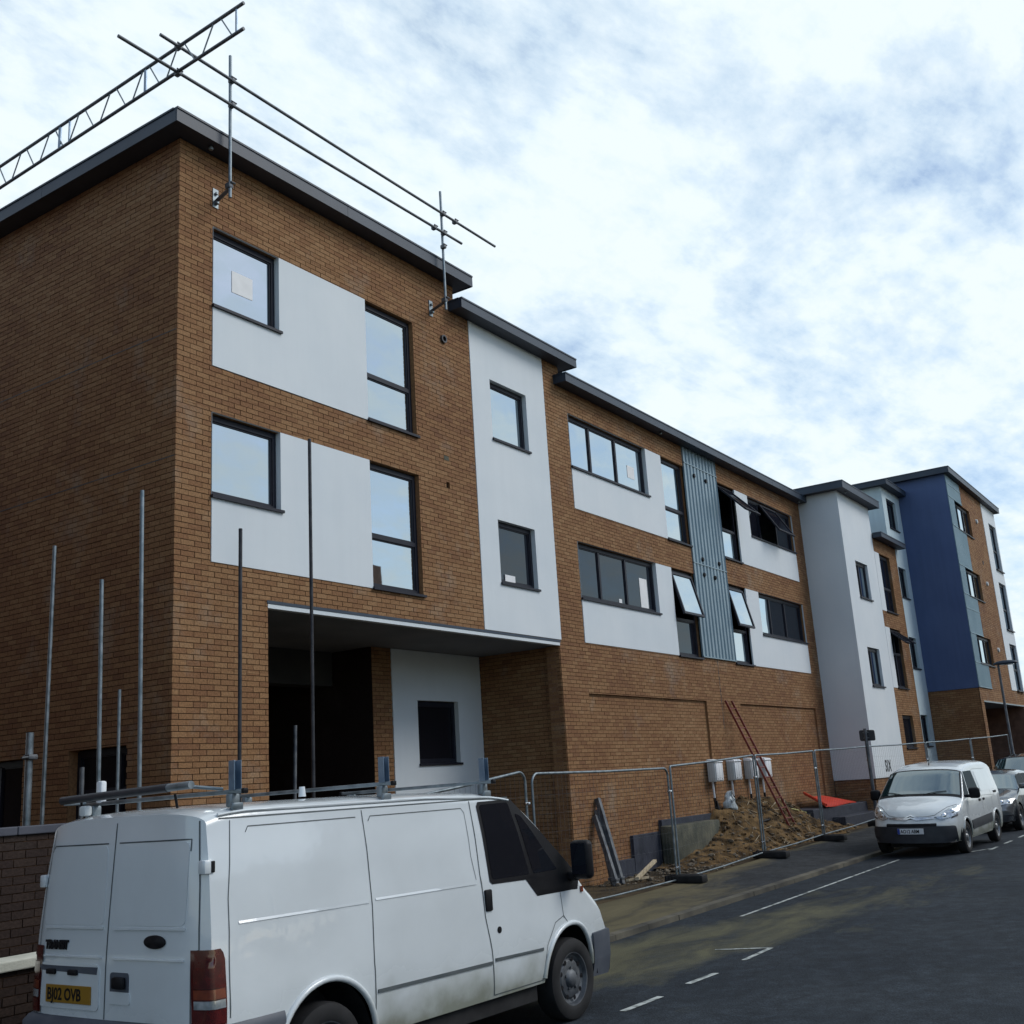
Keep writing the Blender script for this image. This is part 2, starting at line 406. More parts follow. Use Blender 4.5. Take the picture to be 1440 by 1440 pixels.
def ground_mat(name, c0, c1, mud, mudmask, agg=60):
    """asphalt with dried mud washed over it; mudmask = list of (x0,x1,y0,y1) soft boxes"""
    m, t, b = base_mat(name, c0, 0.92, spec=0.2)
    g = nd(t, 'ShaderNodeNewGeometry')
    n = nd(t, 'ShaderNodeTexNoise')
    n.inputs['Scale'].default_value = 0.5
    n.inputs['Detail'].default_value = 8
    n.inputs['Roughness'].default_value = 0.62
    ln(t, g.outputs['Position'], n.inputs['Vector'])
    r = ramp(t, [(0.3, c0), (0.7, c1)])
    ln(t, n.outputs['Fac'], r.inputs[0])
    fi = nd(t, 'ShaderNodeTexNoise')
    fi.inputs['Scale'].default_value = agg
    fi.inputs['Detail'].default_value = 3
    ln(t, g.outputs['Position'], fi.inputs['Vector'])
    rf = ramp(t, [(0.3, 0.6), (0.7, 1.4)])
    ln(t, fi.outputs['Fac'], rf.inputs[0])
    mid = nd(t, 'ShaderNodeTexNoise')
    mid.inputs['Scale'].default_value = 4.5
    mid.inputs['Detail'].default_value = 9
    mid.inputs['Roughness'].default_value = 0.75
    ln(t, g.outputs['Position'], mid.inputs['Vector'])
    rmid = ramp(t, [(0.3, 0.55), (0.5, 1.0), (0.72, 1.7)])
    ln(t, mid.outputs['Fac'], rmid.inputs[0])
    vo = nd(t, 'ShaderNodeTexVoronoi', feature='DISTANCE_TO_EDGE')
    vo.inputs['Scale'].default_value = 0.42
    wv_ = nd(t, 'ShaderNodeMix', data_type='RGBA')
    wv_.inputs['Factor'].default_value = 0.16
    ln(t, g.outputs['Position'], wv_.inputs[6]); ln(t, mid.outputs['Color'], wv_.inputs[7])
    ln(t, wv_.outputs[2], vo.inputs['Vector'])
    rcr = ramp(t, [(0.0, 0.8), (0.010, 1.0)])
    ln(t, vo.outputs['Distance'], rcr.inputs[0])
    mk1 = nd(t, 'ShaderNodeMix', data_type='RGBA', blend_type='MULTIPLY'); mk1.inputs['Factor'].default_value = 1
    ln(t, rf.outputs[0], mk1.inputs[6]); ln(t, rmid.outputs[0], mk1.inputs[7])
    mk2 = nd(t, 'ShaderNodeMix', data_type='RGBA', blend_type='MULTIPLY'); mk2.inputs['Factor'].default_value = 1
    ln(t, mk1.outputs[2], mk2.inputs[6]); ln(t, rcr.outputs[0], mk2.inputs[7])
    mu = nd(t, 'ShaderNodeMix', data_type='RGBA', blend_type='MULTIPLY')
    mu.inputs['Factor'].default_value = 1
    ln(t, r.outputs[0], mu.inputs[6]); ln(t, mk2.outputs[2], mu.inputs[7])
    s = nd(t, 'ShaderNodeSeparateXYZ')
    ln(t, g.outputs['Position'], s.inputs[0])
    # stretched streaks along the street
    mp_ = nd(t, 'ShaderNodeMapping')
    mp_.inputs['Scale'].default_value = (0.45, 1.2, 1)
    mp_.inputs['Rotation'].default_value = (0, 0, 0.12)
    ln(t, g.outputs['Position'], mp_.inputs[0])
    st = nd(t, 'ShaderNodeTexNoise')
    st.inputs['Scale'].default_value = 1.3
    st.inputs['Detail'].default_value = 9
    st.inputs['Roughness'].default_value = 0.66
    st.inputs['Distortion'].default_value = 0.6
    ln(t, mp_.outputs[0], st.inputs['Vector'])
    tot = None
    for (cx, cy, sx, sy, amp) in mudmask:
        parts = []
        for out, c_, s_ in ((s.outputs['X'], cx, sx), (s.outputs['Y'], cy, sy)):
            q = nd(t, 'ShaderNodeMath', operation='SUBTRACT')
            ln(t, out, q.inputs[0]); q.inputs[1].default_value = c_
            q2 = nd(t, 'ShaderNodeMath', operation='DIVIDE')
            ln(t, q.outputs[0], q2.inputs[0]); q2.inputs[1].default_value = s_
            q3 = nd(t, 'ShaderNodeMath', operation='MULTIPLY')
            ln(t, q2.outputs[0], q3.inputs[0]); ln(t, q2.outputs[0], q3.inputs[1])
            parts.append(q3)
        su = nd(t, 'ShaderNodeMath', operation='ADD')
        ln(t, parts[0].outputs[0], su.inputs[0]); ln(t, parts[1].outputs[0], su.inputs[1])
        ng = nd(t, 'ShaderNodeMath', operation='MULTIPLY')
        ln(t, su.outputs[0], ng.inputs[0]); ng.inputs[1].default_value = -1
        ex = nd(t, 'ShaderNodeMath', operation='EXPONENT')
        ln(t, ng.outputs[0], ex.inputs[0])
        am = nd(t, 'ShaderNodeMath', operation='MULTIPLY')
        ln(t, ex.outputs[0], am.inputs[0]); am.inputs[1].default_value = amp
        if tot is None:
            tot = am
        else:
            a2 = nd(t, 'ShaderNodeMath', operation='ADD')
            ln(t, tot.outputs[0], a2.inputs[0]); ln(t, am.outputs[0], a2.inputs[1])
            tot = a2
    sm = nd(t, 'ShaderNodeMath', operation='MULTIPLY_ADD')
    ln(t, st.outputs['Fac'], sm.inputs[0]); sm.inputs[1].default_value = 1.7; sm.inputs[2].default_value = -1.12
    fs = nd(t, 'ShaderNodeMath', operation='ADD')
    ln(t, sm.outputs[0], fs.inputs[0]); ln(t, tot.outputs[0], fs.inputs[1])
    rm = ramp(t, [(0.05, 0.0), (0.55, 0.85)])
    ln(t, fs.outputs[0], rm.inputs[0])
    mc = ramp(t, [(0.3, tuple(c * 0.6 for c in mud)), (0.7, mud)])
    ln(t, st.outputs['Fac'], mc.inputs[0])
    mm = nd(t, 'ShaderNodeMix', data_type='RGBA')
    ln(t, rm.outputs[0], mm.inputs['Factor'])
    ln(t, mu.outputs[2], mm.inputs[6]); ln(t, mc.outputs[0], mm.inputs[7])
    ln(t, mm.outputs[2], b.inputs['Base Color'])
    bp = nd(t, 'ShaderNodeBump')
    bp.inputs['Strength'].default_value = 0.55
    bp.inputs['Distance'].default_value = 0.012
    ln(t, fi.outputs['Fac'], bp.inputs['Height'])
    ln(t, bp.outputs[0], b.inputs['Normal'])
    return m


M_ROAD = ground_mat('asphalt', (0.014, 0.019, 0.026), (0.028, 0.035, 0.043), (0.125, 0.118, 0.070),
                    [(1.8, -4.5, 2.4, 0.9, 0.9), (6.0, -5.2, 4.0, 0.8, 0.55), (9.5, -6.4, 4.5, 0.8, 0.42), (4.5, -6.0, 2.5, 0.6, 0.2), (0.2, -6.6, 1.2, 0.3, 0.3)])
M_PAVE = ground_mat('pavement_asphalt', (0.022, 0.025, 0.029), (0.040, 0.043, 0.046), (0.165, 0.14, 0.078),
                    [(4.5, -3.0, 4.5, 1.6, 0.95), (9.0, -2.3, 5.0, 0.35, 0.6), (15.0, -2.1, 6.0, 0.2, 0.5), (20, -2.3, 3.0, 0.5, 0.2)])
M_SITE = noisy('site_earth', (0.03, 0.024, 0.018), (0.11, 0.08, 0.045), 1.6, 0.95, bump=0.9, bscale=22, detail=9, spec=0.15)
M_GROUND = noisy('far_ground', (0.05, 0.055, 0.04), (0.09, 0.09, 0.065), 0.2, 0.95)


# ---------------------------------------------------------------- mesh helpers
class MB:
    def __init__(s):
        s.v, s.f, s.m = [], [], []

    def add(s, vs, fs, mat=0):
        o = len(s.v)
        s.v += [tuple(p) for p in vs]
        for f in fs:
            s.f.append(tuple(i + o for i in f))
            s.m.append(mat)
        return s

    def quad(s, a, b, c, d, mat=0):
        return s.add([a, b, c, d], [(0, 1, 2, 3)], mat)

    def hexa(s, p, mat=0):  # p: 8 pts, bottom ring 0-3, top ring 4-7
        return s.add(p, [(3, 2, 1, 0), (4, 5, 6, 7), (0, 1, 5, 4), (1, 2, 6, 5), (2, 3, 7, 6), (3, 0, 4, 7)], mat)

    def box(s, x0, x1, y0, y1, z0, z1, mat=0):
        return s.hexa([(x0, y0, z0), (x1, y0, z0), (x1, y1, z0), (x0, y1, z0),
                       (x0, y0, z1), (x1, y0, z1), (x1, y1, z1), (x0, y1, z1)], mat)

    def fbox(s, fr, a0, a1, b0, b1, z0, z1, mat=0):
        return s.hexa([fr(a0, b0, z0), fr(a1, b0, z0), fr(a1, b1, z0), fr(a0, b1, z0),
                       fr(a0, b0, z1), fr(a1, b0, z1), fr(a1, b1, z1), fr(a0, b1, z1)], mat)

    def tube(s, pts, r, n=8, mat=0, cap=True):
        pts = [Vector(p) for p in pts]
        rings = []
        up = None
        for i, p in enumerate(pts):
            d = (pts[min(i + 1, len(pts) - 1)] - pts[max(i - 1, 0)]).normalized()
            if up is None:
                up = Vector((0, 0, 1)) if abs(d.z) < 0.9 else Vector((1, 0, 0))
            a = d.cross(up).normalized()
            b = a.cross(d).normalized()
            up = b
            rr = r[i] if isinstance(r, (list, tuple)) else r
            rings.append([p + a * rr * math.cos(2 * math.pi * k / n) + b * rr * math.sin(2 * math.pi * k / n) for k in range(n)])
        vs = [q for ring in rings for q in ring]
        fs = []
        for i in range(len(pts) - 1):
            for k in range(n):
                fs.append((i * n + k, i * n + (k + 1) % n, (i + 1) * n + (k + 1) % n, (i + 1) * n + k))
        if cap:
            fs.append(tuple(range(n - 1, -1, -1)))
            fs.append(tuple((len(pts) - 1) * n + k for k in range(n)))
        return s.add(vs, fs, mat)

    def lathe(s, prof, c, ax, n=24, mat=0):
        """prof: [(radius, offset along ax)]"""
        ax = Vector(ax).normalized()
        a = ax.orthogonal().normalized()
        b = ax.cross(a)
        c = Vector(c)
        vs, fs = [], []
        for r, h in prof:
            for k in range(n):
                t = 2 * math.pi * k / n
                vs.append(c + ax * h + (a * math.cos(t) + b * math.sin(t)) * r)
        for i in range(len(prof) - 1):
            for k in range(n):
                fs.append((i * n + k, i * n + (k + 1) % n, (i + 1) * n + (k + 1) % n, (i + 1) * n + k))
        return s.add(vs, fs, mat)

    def grid(s, fn, us, vs_, mat=0, flip=False):
        nu, nv = len(us), len(vs_)
        P = [fn(u, v) for v in vs_ for u in us]
        F = []
        for j in range(nv - 1):
            for i in range(nu - 1):
                q = (j * nu + i, j * nu + i + 1, (j + 1) * nu + i + 1, (j + 1) * nu + i)
                F.append(q[::-1] if flip else q)
        return s.add(P, F, mat)

    def rbox(s, c, sz, r=0.02, seg=2, mat=0, mtx=None):
        bm = bmesh.new()
        bmesh.ops.create_cube(bm, size=1)
        for v in bm.verts:
            v.co = Vector((v.co.x * sz[0], v.co.y * sz[1], v.co.z * sz[2]))
        bmesh.ops.bevel(bm, geom=list(bm.edges), offset=r, segments=seg, affect='EDGES', profile=0.5)
        bm.verts.index_update()
        vs = [(mtx @ v.co if mtx else v.co) + Vector(c) for v in bm.verts]
        fs = [tuple(v.index for v in f.verts) for f in bm.faces]
        bm.free()
        return s.add(vs, fs, mat)

    def mesh(s, name, mats, smooth=None):
        me = bpy.data.meshes.new(name)
        me.from_pydata(s.v, [], s.f)
        for m in mats:
            me.materials.append(m)
        if len(mats) > 1:
            me.polygons.foreach_set('material_index', s.m)
        me.update()
        if smooth is not None:
            me.polygons.foreach_set('use_smooth', [True] * len(me.polygons))
            me.set_sharp_from_angle(angle=R(smooth))
        return me

    def build(s, name, mats, parent=None, smooth=None, fix=False):
        if not isinstance(mats, (list, tuple)):
            mats = [mats]
        me = s.mesh(name, mats, smooth)
        if fix:
            bm = bmesh.new(); bm.from_mesh(me)
            bmesh.ops.recalc_face_normals(bm, faces=bm.faces)
            bm.to_mesh(me); bm.free()
        return link(name, me, parent)


ROOTLOC = {}


def link(name, data, parent=None):
    o = bpy.data.objects.new(name, data)
    COL.objects.link(o)
    if parent is not None:
        o.parent = parent
        if parent.name in ROOTLOC:
            o.matrix_parent_inverse = Matrix.Translation(-ROOTLOC[parent.name])
    return o


def tag(o, label=None, cat=None, group=None, kind=None):
    if label: o['label'] = label
    if cat: o['category'] = cat
    if group: o['group'] = group
    if kind: o['kind'] = kind
    return o


def thing(name, label, cat, loc=(0, 0, 0), group=None, world=True, mat=None):
    """Empty at a thing's base. world=True: its parts are given in world coordinates."""
    o = bpy.data.objects.new(name, None)
    COL.objects.link(o)
    o.empty_display_size = 0.3
    if mat is not None:
        o.matrix_world = mat
    else:
        o.location = loc
        if world:
            ROOTLOC[o.name] = Vector(loc)
    return tag(o, label, cat, group)


def copy_tree(o, parent=None):
    c = o.copy()
    COL.objects.link(c)
    if parent is not None:
        c.parent = parent
    for ch in list(o.children):
        copy_tree(ch, c)
    return c


def frame(o, d):
    """wall frame: a along the wall (left to right seen from outside), b inward, z absolute"""
    o = Vector(o); d = Vector(d)
    u = d.cross(Vector((0, 0, 1)))
    f = lambda a, b, z: (o.x + u.x * a + d.x * b, o.y + u.y * a + d.y * b, z)
    f.u, f.d, f.o = u, d, o
    return f


def text(name, body, size, mtx, mat, parent, ext=0.002, align='LEFT', sx=1.0, shear=0.0, bold=0.0, spc=1.0):
    c = bpy.data.curves.new(name, 'FONT')
    c.body = body
    c.size = size
    c.extrude = ext
    c.align_x = align
    c.shear = shear
    c.offset = bold
    c.space_character = spc
    c.resolution_u = 3
    t_ = bpy.data.objects.new(name, c)
    me = bpy.data.meshes.new_from_object(t_)
    bpy.data.objects.remove(t_)
    bpy.data.curves.remove(c)
    me.materials.clear()
    me.materials.append(mat)
    me.transform(mtx @ Matrix.Diagonal((sx, 1, 1, 1)))
    return link(name, me, parent)


def axes(x, y, z, t):
    return Matrix(((x[0], y[0], z[0], t[0]), (x[1], y[1], z[1], t[1]), (x[2], y[2], z[2], t[2]), (0, 0, 0, 1)))


# ---------------------------------------------------------------- wall builders
def wall_sheet(mb, fr, a0, a1, z0, z1, holes, b=0.0, mat=0, rmat=0):
    """sheet with openings; holes = (a0,a1,z0,z1,reveal)"""
    xs = sorted({a0, a1, *[min(max(h[0], a0), a1) for h in holes], *[min(max(h[1], a0), a1) for h in holes]})
    zs = sorted({z0, z1, *[min(max(h[2], z0), z1) for h in holes], *[min(max(h[3], z0), z1) for h in holes]})
    for i in range(len(xs) - 1):
        for j in range(len(zs) - 1):
            cx, cz = (xs[i] + xs[i + 1]) / 2, (zs[j] + zs[j + 1]) / 2
            if any(h[0] < cx < h[1] and h[2] < cz < h[3] for h in holes):
                continue
            mb.quad(fr(xs[i], b, zs[j]), fr(xs[i + 1], b, zs[j]), fr(xs[i + 1], b, zs[j + 1]), fr(xs[i], b, zs[j + 1]), mat)
    for h in holes:
        d = h[4]
        if d <= 0:
            continue
        A, B, C, D = h[:4]
        sd = h[5] if len(h) > 5 else 'LRTB'
        if 'L' in sd: mb.quad(fr(A, b, C), fr(A, b, D), fr(A, b + d, D), fr(A, b + d, C), rmat)
        if 'R' in sd: mb.quad(fr(B, b, D), fr(B, b, C), fr(B, b + d, C), fr(B, b + d, D), rmat)
        if 'T' in sd: mb.quad(fr(A, b, D), fr(B, b, D), fr(B, b + d, D), fr(A, b + d, D), rmat)
        if 'B' in sd: mb.quad(fr(B, b, C), fr(A, b, C), fr(A, b + d, C), fr(B, b + d, C), rmat)


def brick_rects(a0, a1, z0, z1, holes, off=0.0):
    out = []
    k = 0
    z = z0
    while z < z1 - 0.01:
        zt = min(z + 0.065, z1)
        cuts = sorted({z, zt, *[h[i] for h in holes for i in (2, 3) if z + 0.006 < h[i] < zt - 0.006]})
        for zi in range(len(cuts) - 1):
            zl, zh = cuts[zi], cuts[zi + 1]
            zc = (zl + zh) / 2
            hs = sorted((h[0], h[1]) for h in holes if h[2] < zc < h[3])
            segs, cur = [], a0
            for (p, q) in hs:
                if p > cur:
                    segs.append((cur, min(p, a1)))
                cur = max(cur, q)
            if cur < a1:
                segs.append((cur, a1))
            for (p, q) in segs:
                st = off + (0.1125 if k % 2 else 0.0)
                i = math.floor((p - st) / 0.225)
                while True:
                    x0 = st + i * 0.225
                    x1 = x0 + 0.215
                    i += 1
                    if x0 >= q:
                        break
                    c0, c1 = max(x0, p), min(x1, q)
                    if c1 - c0 > 0.02:
                        out.append((c0, c1, zl, zh))
        z += 0.075
        k += 1
    return out


def brick_mesh(mb, fr, rects, b=0.0, mat=0, proud=0.012):
    for (x0, x1, z0, z1) in rects:
        j = random.uniform(-0.0025, 0.0025)
        s = random.uniform(-0.0012, 0.0012)
        f0, f1 = b + j - s, b + j + s
        bk = b + proud
        p = [fr(x0, f0, z0), fr(x1, f1, z0), fr(x1, f1, z1), fr(x0, f0, z1), fr(x0, bk, z0), fr(x1, bk, z0), fr(x1, bk, z1), fr(x0, bk, z1)]
        mb.add(p, [(0, 1, 2, 3), (0, 4, 5, 1), (1, 5, 6, 2), (2, 6, 7, 3), (3, 7, 4, 0)], mat)


UNIT_BRICK = {}


def unit_brick(mat):
    if mat.name not in UNIT_BRICK:
        mb = MB()
        mb.add([(-.1075, 0, -.0325), (.1075, 0, -.0325), (.1075, 0, .0325), (-.1075, 0, .0325),
                (-.1075, .014, -.0325), (.1075, .014, -.0325), (.1075, .014, .0325), (-.1075, .014, .0325)],
               [(0, 1, 2, 3), (0, 4, 5, 1), (1, 5, 6, 2), (2, 6, 7, 3), (3, 7, 4, 0)])
        UNIT_BRICK[mat.name] = mb.mesh('brick', [mat])
    return UNIT_BRICK[mat.name]


def brick_wall(name, root, fr, a0, a1, z0, z1, holes, mat=None, single=None, off=0.0):
    """mortar wall (part) > bricks; 'single' picks which full bricks become objects of their own"""
    mat = mat or M_BRICK
    mb = MB()
    wall_sheet(mb, fr, a0, a1, z0, z1, holes, b=0.009, rmat=1)
    wall = mb.build(name, [M_MORTAR, mat], root)
    rects = brick_rects(a0, a1, z0, z1, holes, off)
    rest = rects
    if single:
        n, score = single
        full = [r for r in rects if r[1] - r[0] > 0.2 and r[3] - r[2] > 0.06]
        full.sort(key=lambda r: -score((r[0] + r[1]) / 2, (r[2] + r[3]) / 2))
        chosen = full[:n]
        cs = set(chosen)
        rest = [r for r in rects if r not in cs]
        ang = math.atan2(fr.u.y, fr.u.x)
        for r in chosen:
            o = link('brick', unit_brick(mat), wall)
            o.location = fr((r[0] + r[1]) / 2, random.uniform(-0.0025, 0.0025), (r[2] + r[3]) / 2)
            o.rotation_euler = (0, 0, ang + random.uniform(-0.006, 0.006))
    mb = MB()
    brick_mesh(mb, fr, rest)
    tag(mb.build('brickwork', [mat], wall), kind='stuff')
    return wall


def render_panel(name, root, fr, a0, a1, z0, z1, holes, mat=None, proud=0.012, depth=0.03):
    mb = MB()
    holes = [(max(h[0], a0), min(h[1], a1), max(h[2], z0), min(h[3], z1), *h[4:]) for h in holes]
    wall_sheet(mb, fr, a0, a1, z0, z1, holes, b=-proud)
    for (A, B, C, D) in ((a0, a1, z0, z0), (a0, a1, z1, z1)):
        mb.quad(fr(A, -proud, C), fr(B, -proud, C), fr(B, depth, C), fr(A, depth, C))
    for A in (a0, a1):
        mb.quad(fr(A, -proud, z0), fr(A, -proud, z1), fr(A, depth, z1), fr(A, depth, z0))
    return mb.build(name, [mat or M_RENDER], root)


def window(root, fr, a0, a1, z0, z1, mull=(), trans=(), glass=None, b=0.085, sashes=None, papers=(), sill=True, fw=0.068, sill_out=0.05, gaps=None):
    """window (frame) > pane, sill, sash ; sashes: {(col,row): angle}"""
    glass = glass or M_GLASS
    mb = MB()
    d = 0.07
    e = 0.003
    mb.fbox(fr, a0 + e, a0 + fw, b, b + d, z0 + e, z1 - e)
    mb.fbox(fr, a1 - fw, a1 - e, b, b + d, z0 + e, z1 - e)
    mb.fbox(fr, a0 + fw, a1 - fw, b, b + d, z1 - fw - 0.012, z1 - e)
    mb.fbox(fr, a0 + fw, a1 - fw, b, b + d, z0 + e, z0 + fw)
    for m_ in mull:
        mb.fbox(fr, m_ - fw / 2, m_ + fw / 2, b, b + d, z0 + fw, z1 - fw)
    xs = [a0 + fw] + [x for m_ in mull for x in (m_ - fw / 2, m_ + fw / 2)] + [a1 - fw]
    zs = [z0 + fw] + [x for t_ in trans for x in (t_ - fw / 2, t_ + fw / 2)] + [z1 - fw - 0.012]
    for t_ in trans:
        for c in range(len(xs) // 2):
            mb.fbox(fr, xs[2 * c], xs[2 * c + 1], b, b + d, t_ - fw / 2, t_ + fw / 2)
    # glazing beads
    for c in range(len(xs) // 2):
        for r in range(len(zs) // 2):
            if sashes and (c, r) in sashes:
                continue
            A, B, C, D = xs[2 * c], xs[2 * c + 1], zs[2 * r], zs[2 * r + 1]
            q = 0.022
            mb.fbox(fr, A, A + q, b + 0.018, b + 0.05, C, D)
            mb.fbox(fr, B - q, B, b + 0.018, b + 0.05, C, D)
            mb.fbox(fr, A + q, B - q, b + 0.018, b + 0.05, C, C + q)
            mb.fbox(fr, A + q, B - q, b + 0.018, b + 0.05, D - q, D)
    wo_ = mb.build('window', [M_FRAME], root)
    for c in range(len(xs) // 2):
        for r in range(len(zs) // 2):
            A, B, C, D = xs[2 * c], xs[2 * c + 1], zs[2 * r], zs[2 * r + 1]
            gl = glass[(c, r)] if isinstance(glass, dict) else glass
            if sashes and (c, r) in sashes:
                th = R(sashes[(c, r)])
                cs, sn = math.cos(th), math.sin(th)

                def T(a, s_, t_):  # s_ down the sash from its hinge, t_ thickness outward
                    return fr(a, b - s_ * sn - t_ * cs, D - s_ * cs + t_ * sn)
                H = D - C
                sm = MB()

                def sb(a_0, a_1, s0, s1, t0, t1):
                    sm.hexa([T(a_0, s1, t0), T(a_1, s1, t0), T(a_1, s1, t1), T(a_0, s1, t1), T(a_0, s0, t0), T(a_1, s0, t0), T(a_1, s0, t1), T(a_0, s0, t1)])
                q = 0.06
                sb(A, A + q, 0, H, 0, 0.05); sb(B - q, B, 0, H, 0, 0.05)
                sb(A + q, B - q, 0, q, 0, 0.05); sb(A + q, B - q, H - q, H, 0, 0.05)
                so_ = sm.build('sash', [M_FRAME], wo_, fix=True)
                pm = MB()
                pm.quad(T(A + q, q, 0.028), T(B - q, q, 0.028), T(B - q, H - q, 0.028), T(A + q, H - q, 0.028))
                pm.quad(T(A + q, q, 0.020), T(A + q, H - q, 0.020), T(B - q, H - q, 0.020), T(B - q, q, 0.020))
                pm.build('pane', [gl], wo_)
            else:
                q = 0.02
                pm = MB()
                pm.quad(fr(A + q, b + 0.034, C + q), fr(B - q, b + 0.034, C + q), fr(B - q, b + 0.034, D - q), fr(A + q, b + 0.034, D - q))
                pm.build('pane', [gl], wo_)
    for (A, B, C, D) in papers:
        pm = MB()
        pm.fbox(fr, A, B, b + 0.028, b + 0.031, C, D)
        pm.build('paper_sheet', [M_PAPER], wo_)
    if sill:
        sm = MB()
        o = -sill_out
        sm.hexa([fr(a0 - 0.02, o, z0 - 0.045), fr(a1 + 0.04, o, z0 - 0.045), fr(a1 + 0.04, b + 0.02, z0 - 0.03), fr(a0 - 0.02, b + 0.02, z0 - 0.03),
                 fr(a0 - 0.02, o, z0 - 0.004), fr(a1 + 0.04, o, z0 - 0.004), fr(a1 + 0.04, b + 0.02, z0 + 0.012), fr(a0 - 0.02, b + 0.02, z0 + 0.012)])
        sm.build('sill', [M_FRAME], wo_)
    return wo_


def flat_roof(root, x0, x1, y0, y1, zs, zt, face='f', joint=2.9, fdepth=0.02):
    """roof slab with soffit; fascia boards as sub-parts along front and left edges"""
    mb = MB()
    mb.box(x0 + fdepth, x1 - fdepth, y0 + fdepth, y1, zs + 0.015, zt - 0.02, 0)
    mb.box(x0 + fdepth, x1 - fdepth, y0 + fdepth, y1, zs, zs + 0.012, 1)
    ro = mb.build('roof', [M_ROOF, M_SOFFIT], root)
    n = max(1, round((x1 - x0) / joint))
    for i in range(n):
        a, b = x0 + (x1 - x0) * i / n, x0 + (x1 - x0) * (i + 1) / n
        p = MB()
        p.box(a + 0.003, b - 0.003, y0, y0 + fdepth - 0.002, zs - 0.012, zt - 0.03)
        p.box(a + 0.003, b - 0.003, y0 - 0.014, y0 + 0.06, zt - 0.03, zt)
        p.build('fascia_board', [M_FASCIA], ro)
    ly = y1 - y0
    n = max(1, round(ly / joint))
    for sx in ((x0, 1), (x1, -1)):
        for i in range(n):
            a, b = y0 + ly * i / n, y0 + ly * (i + 1) / n
            p = MB()
            xa, xb = sorted((sx[0], sx[0] + sx[1] * (fdepth - 0.002)))
            xc, xd = sorted((sx[0] - sx[1] * 0.014, sx[0] + sx[1] * 0.06))
            p.box(xa, xb, a + (0.021 if i == 0 else 0.003), b - 0.003, zs - 0.012, zt - 0.03)
            p.box(xc, xd, a + (0.062 if i == 0 else 0.003), b - 0.003, zt - 0.03, zt - 0.001)
            p.build('fascia_board', [M_FASCIA], ro)
    return ro


def cladding(root, fr, a0, a1, z0, z1, seams, mat, pitch=0.2, depth=0.035, name='cladding_sheet'):
    zs = [z0] + list(seams) + [z1]
    n = max(1, round((a1 - a0) / pitch))
    p = (a1 - a0) / n
    prof = []
    for i in range(n):
        s = a0 + i * p
        prof += [(s, 0), (s + p * .50, 0), (s + p * .60, depth), (s + p * .90, depth)]
    prof.append((a1, 0))
    for i in range(len(zs) - 1):
        mb = MB()
        for (A, da), (B, db) in zip(prof[:-1], prof[1:]):
            mb.quad(fr(A, da - depth, zs[i] + 0.012), fr(B, db - depth, zs[i] + 0.012), fr(B, db - depth, zs[i + 1] - 0.012), fr(A, da - depth, zs[i + 1] - 0.012))
        mb.quad(fr(a0, 0.01, zs[i]), fr(a0, 0.01, zs[i + 1]), fr(a0, -depth, zs[i + 1]), fr(a0, -depth, zs[i]))
        mb.quad(fr(a0, 0.012, zs[i]), fr(a1, 0.012, zs[i]), fr(a1, 0.012, zs[i + 1]), fr(a0, 0.012, zs[i + 1]))
        mb.build(name, [mat], root)
    for z in list(seams) + [z0]:
        mb = MB()
        mb.fbox(fr, a0, a1, -depth - 0.012, 0.0, z - 0.012, z + 0.012)
        mb.build('flashing_strip', [mat], root)


F_MAIN = frame((0, 0, 0), (0, 1, 0))


# ================================================================ near brick apartment building
def inset(a0, a1, z0, z1, e=0.003):
    return a0 + e, a1 - e, z0 + e, z1 - e


B1 = thing('apartment_building', 'long brown brick block with white render panels, dark flat roofs and a ground floor opening', 'building', (12, 3, 0))
FM = F_MAIN
holes = [(0.60, 5.12, 7.90, 10.05, .11), (0.60, 5.12, 5.10, 7.22, .11),
         (6.82, 9.42, 4.69, 10.68, .03, 'LR'), (1.62, 9.36, -.2, 4.685, 0),
         (6.38, 10.08, 10.68, 11.3, 0), (10.08, 24.9, 10.25, 11.3, 0),
         (10.35, 16.07, 7.55, 9.68, .11), (10.35, 16.07, 4.70, 6.84, .11),
         (16.07, 18.15, 4.74, 10.26, .03, 'LR'),
         (18.15, 23.95, 7.55, 9.68, .11), (18.15, 23.95, 4.70, 6.84, .11),
         (10.36, 16.05, -.2, 3.67, .05, 'LRT'), (18.15, 23.95, -.2, 3.65, .05, 'LRT'),
         (5.93, 6.07, 9.94, 10.08, .08), (5.90, 6.0, 7.15, 7.26, .08)]


def brick_score(x, z):
    p = Vector((x, 0, z))
    v = p - CAM
    return -1 if z < 1.95 else (abs(v.y) / v.length) / v.length_squared


brick_wall('front_wall', B1, FM, 0.012, 24.79, -.2, 11.2, holes, single=(300, brick_score))
for (a, b_, zt) in ((10.36, 16.05, 3.67), (18.15, 23.95, 3.65)):
    brick_wall('recessed_brick_panel', B1, frame((0, 0.052, 0), (0, 1, 0)), a, b_, -.2, zt, [])
FS = frame((0, 0, 0), (1, 0, 0))
side_holes = [(-2.09, -0.87, -.2, 2.77, .16), (-4.75, -3.14, -.2, 2.74, .16)]
brick_wall('side_wall', B1, FS, -9.0, 0.0, -.2, 11.2, side_holes, off=0.05)
for z in (8.26, 6.46):
    mb = MB(); mb.fbox(FS, -9, -0.02, -0.004, 0.008, z, z + 0.011); mb.build('movement_joint', [M_SEAM], B1)
mb = MB(); mb.box(16.953, 16.967, -0.004, 0.008, 3.0, 4.7); mb.build('movement_joint', [M_SEAM], B1)
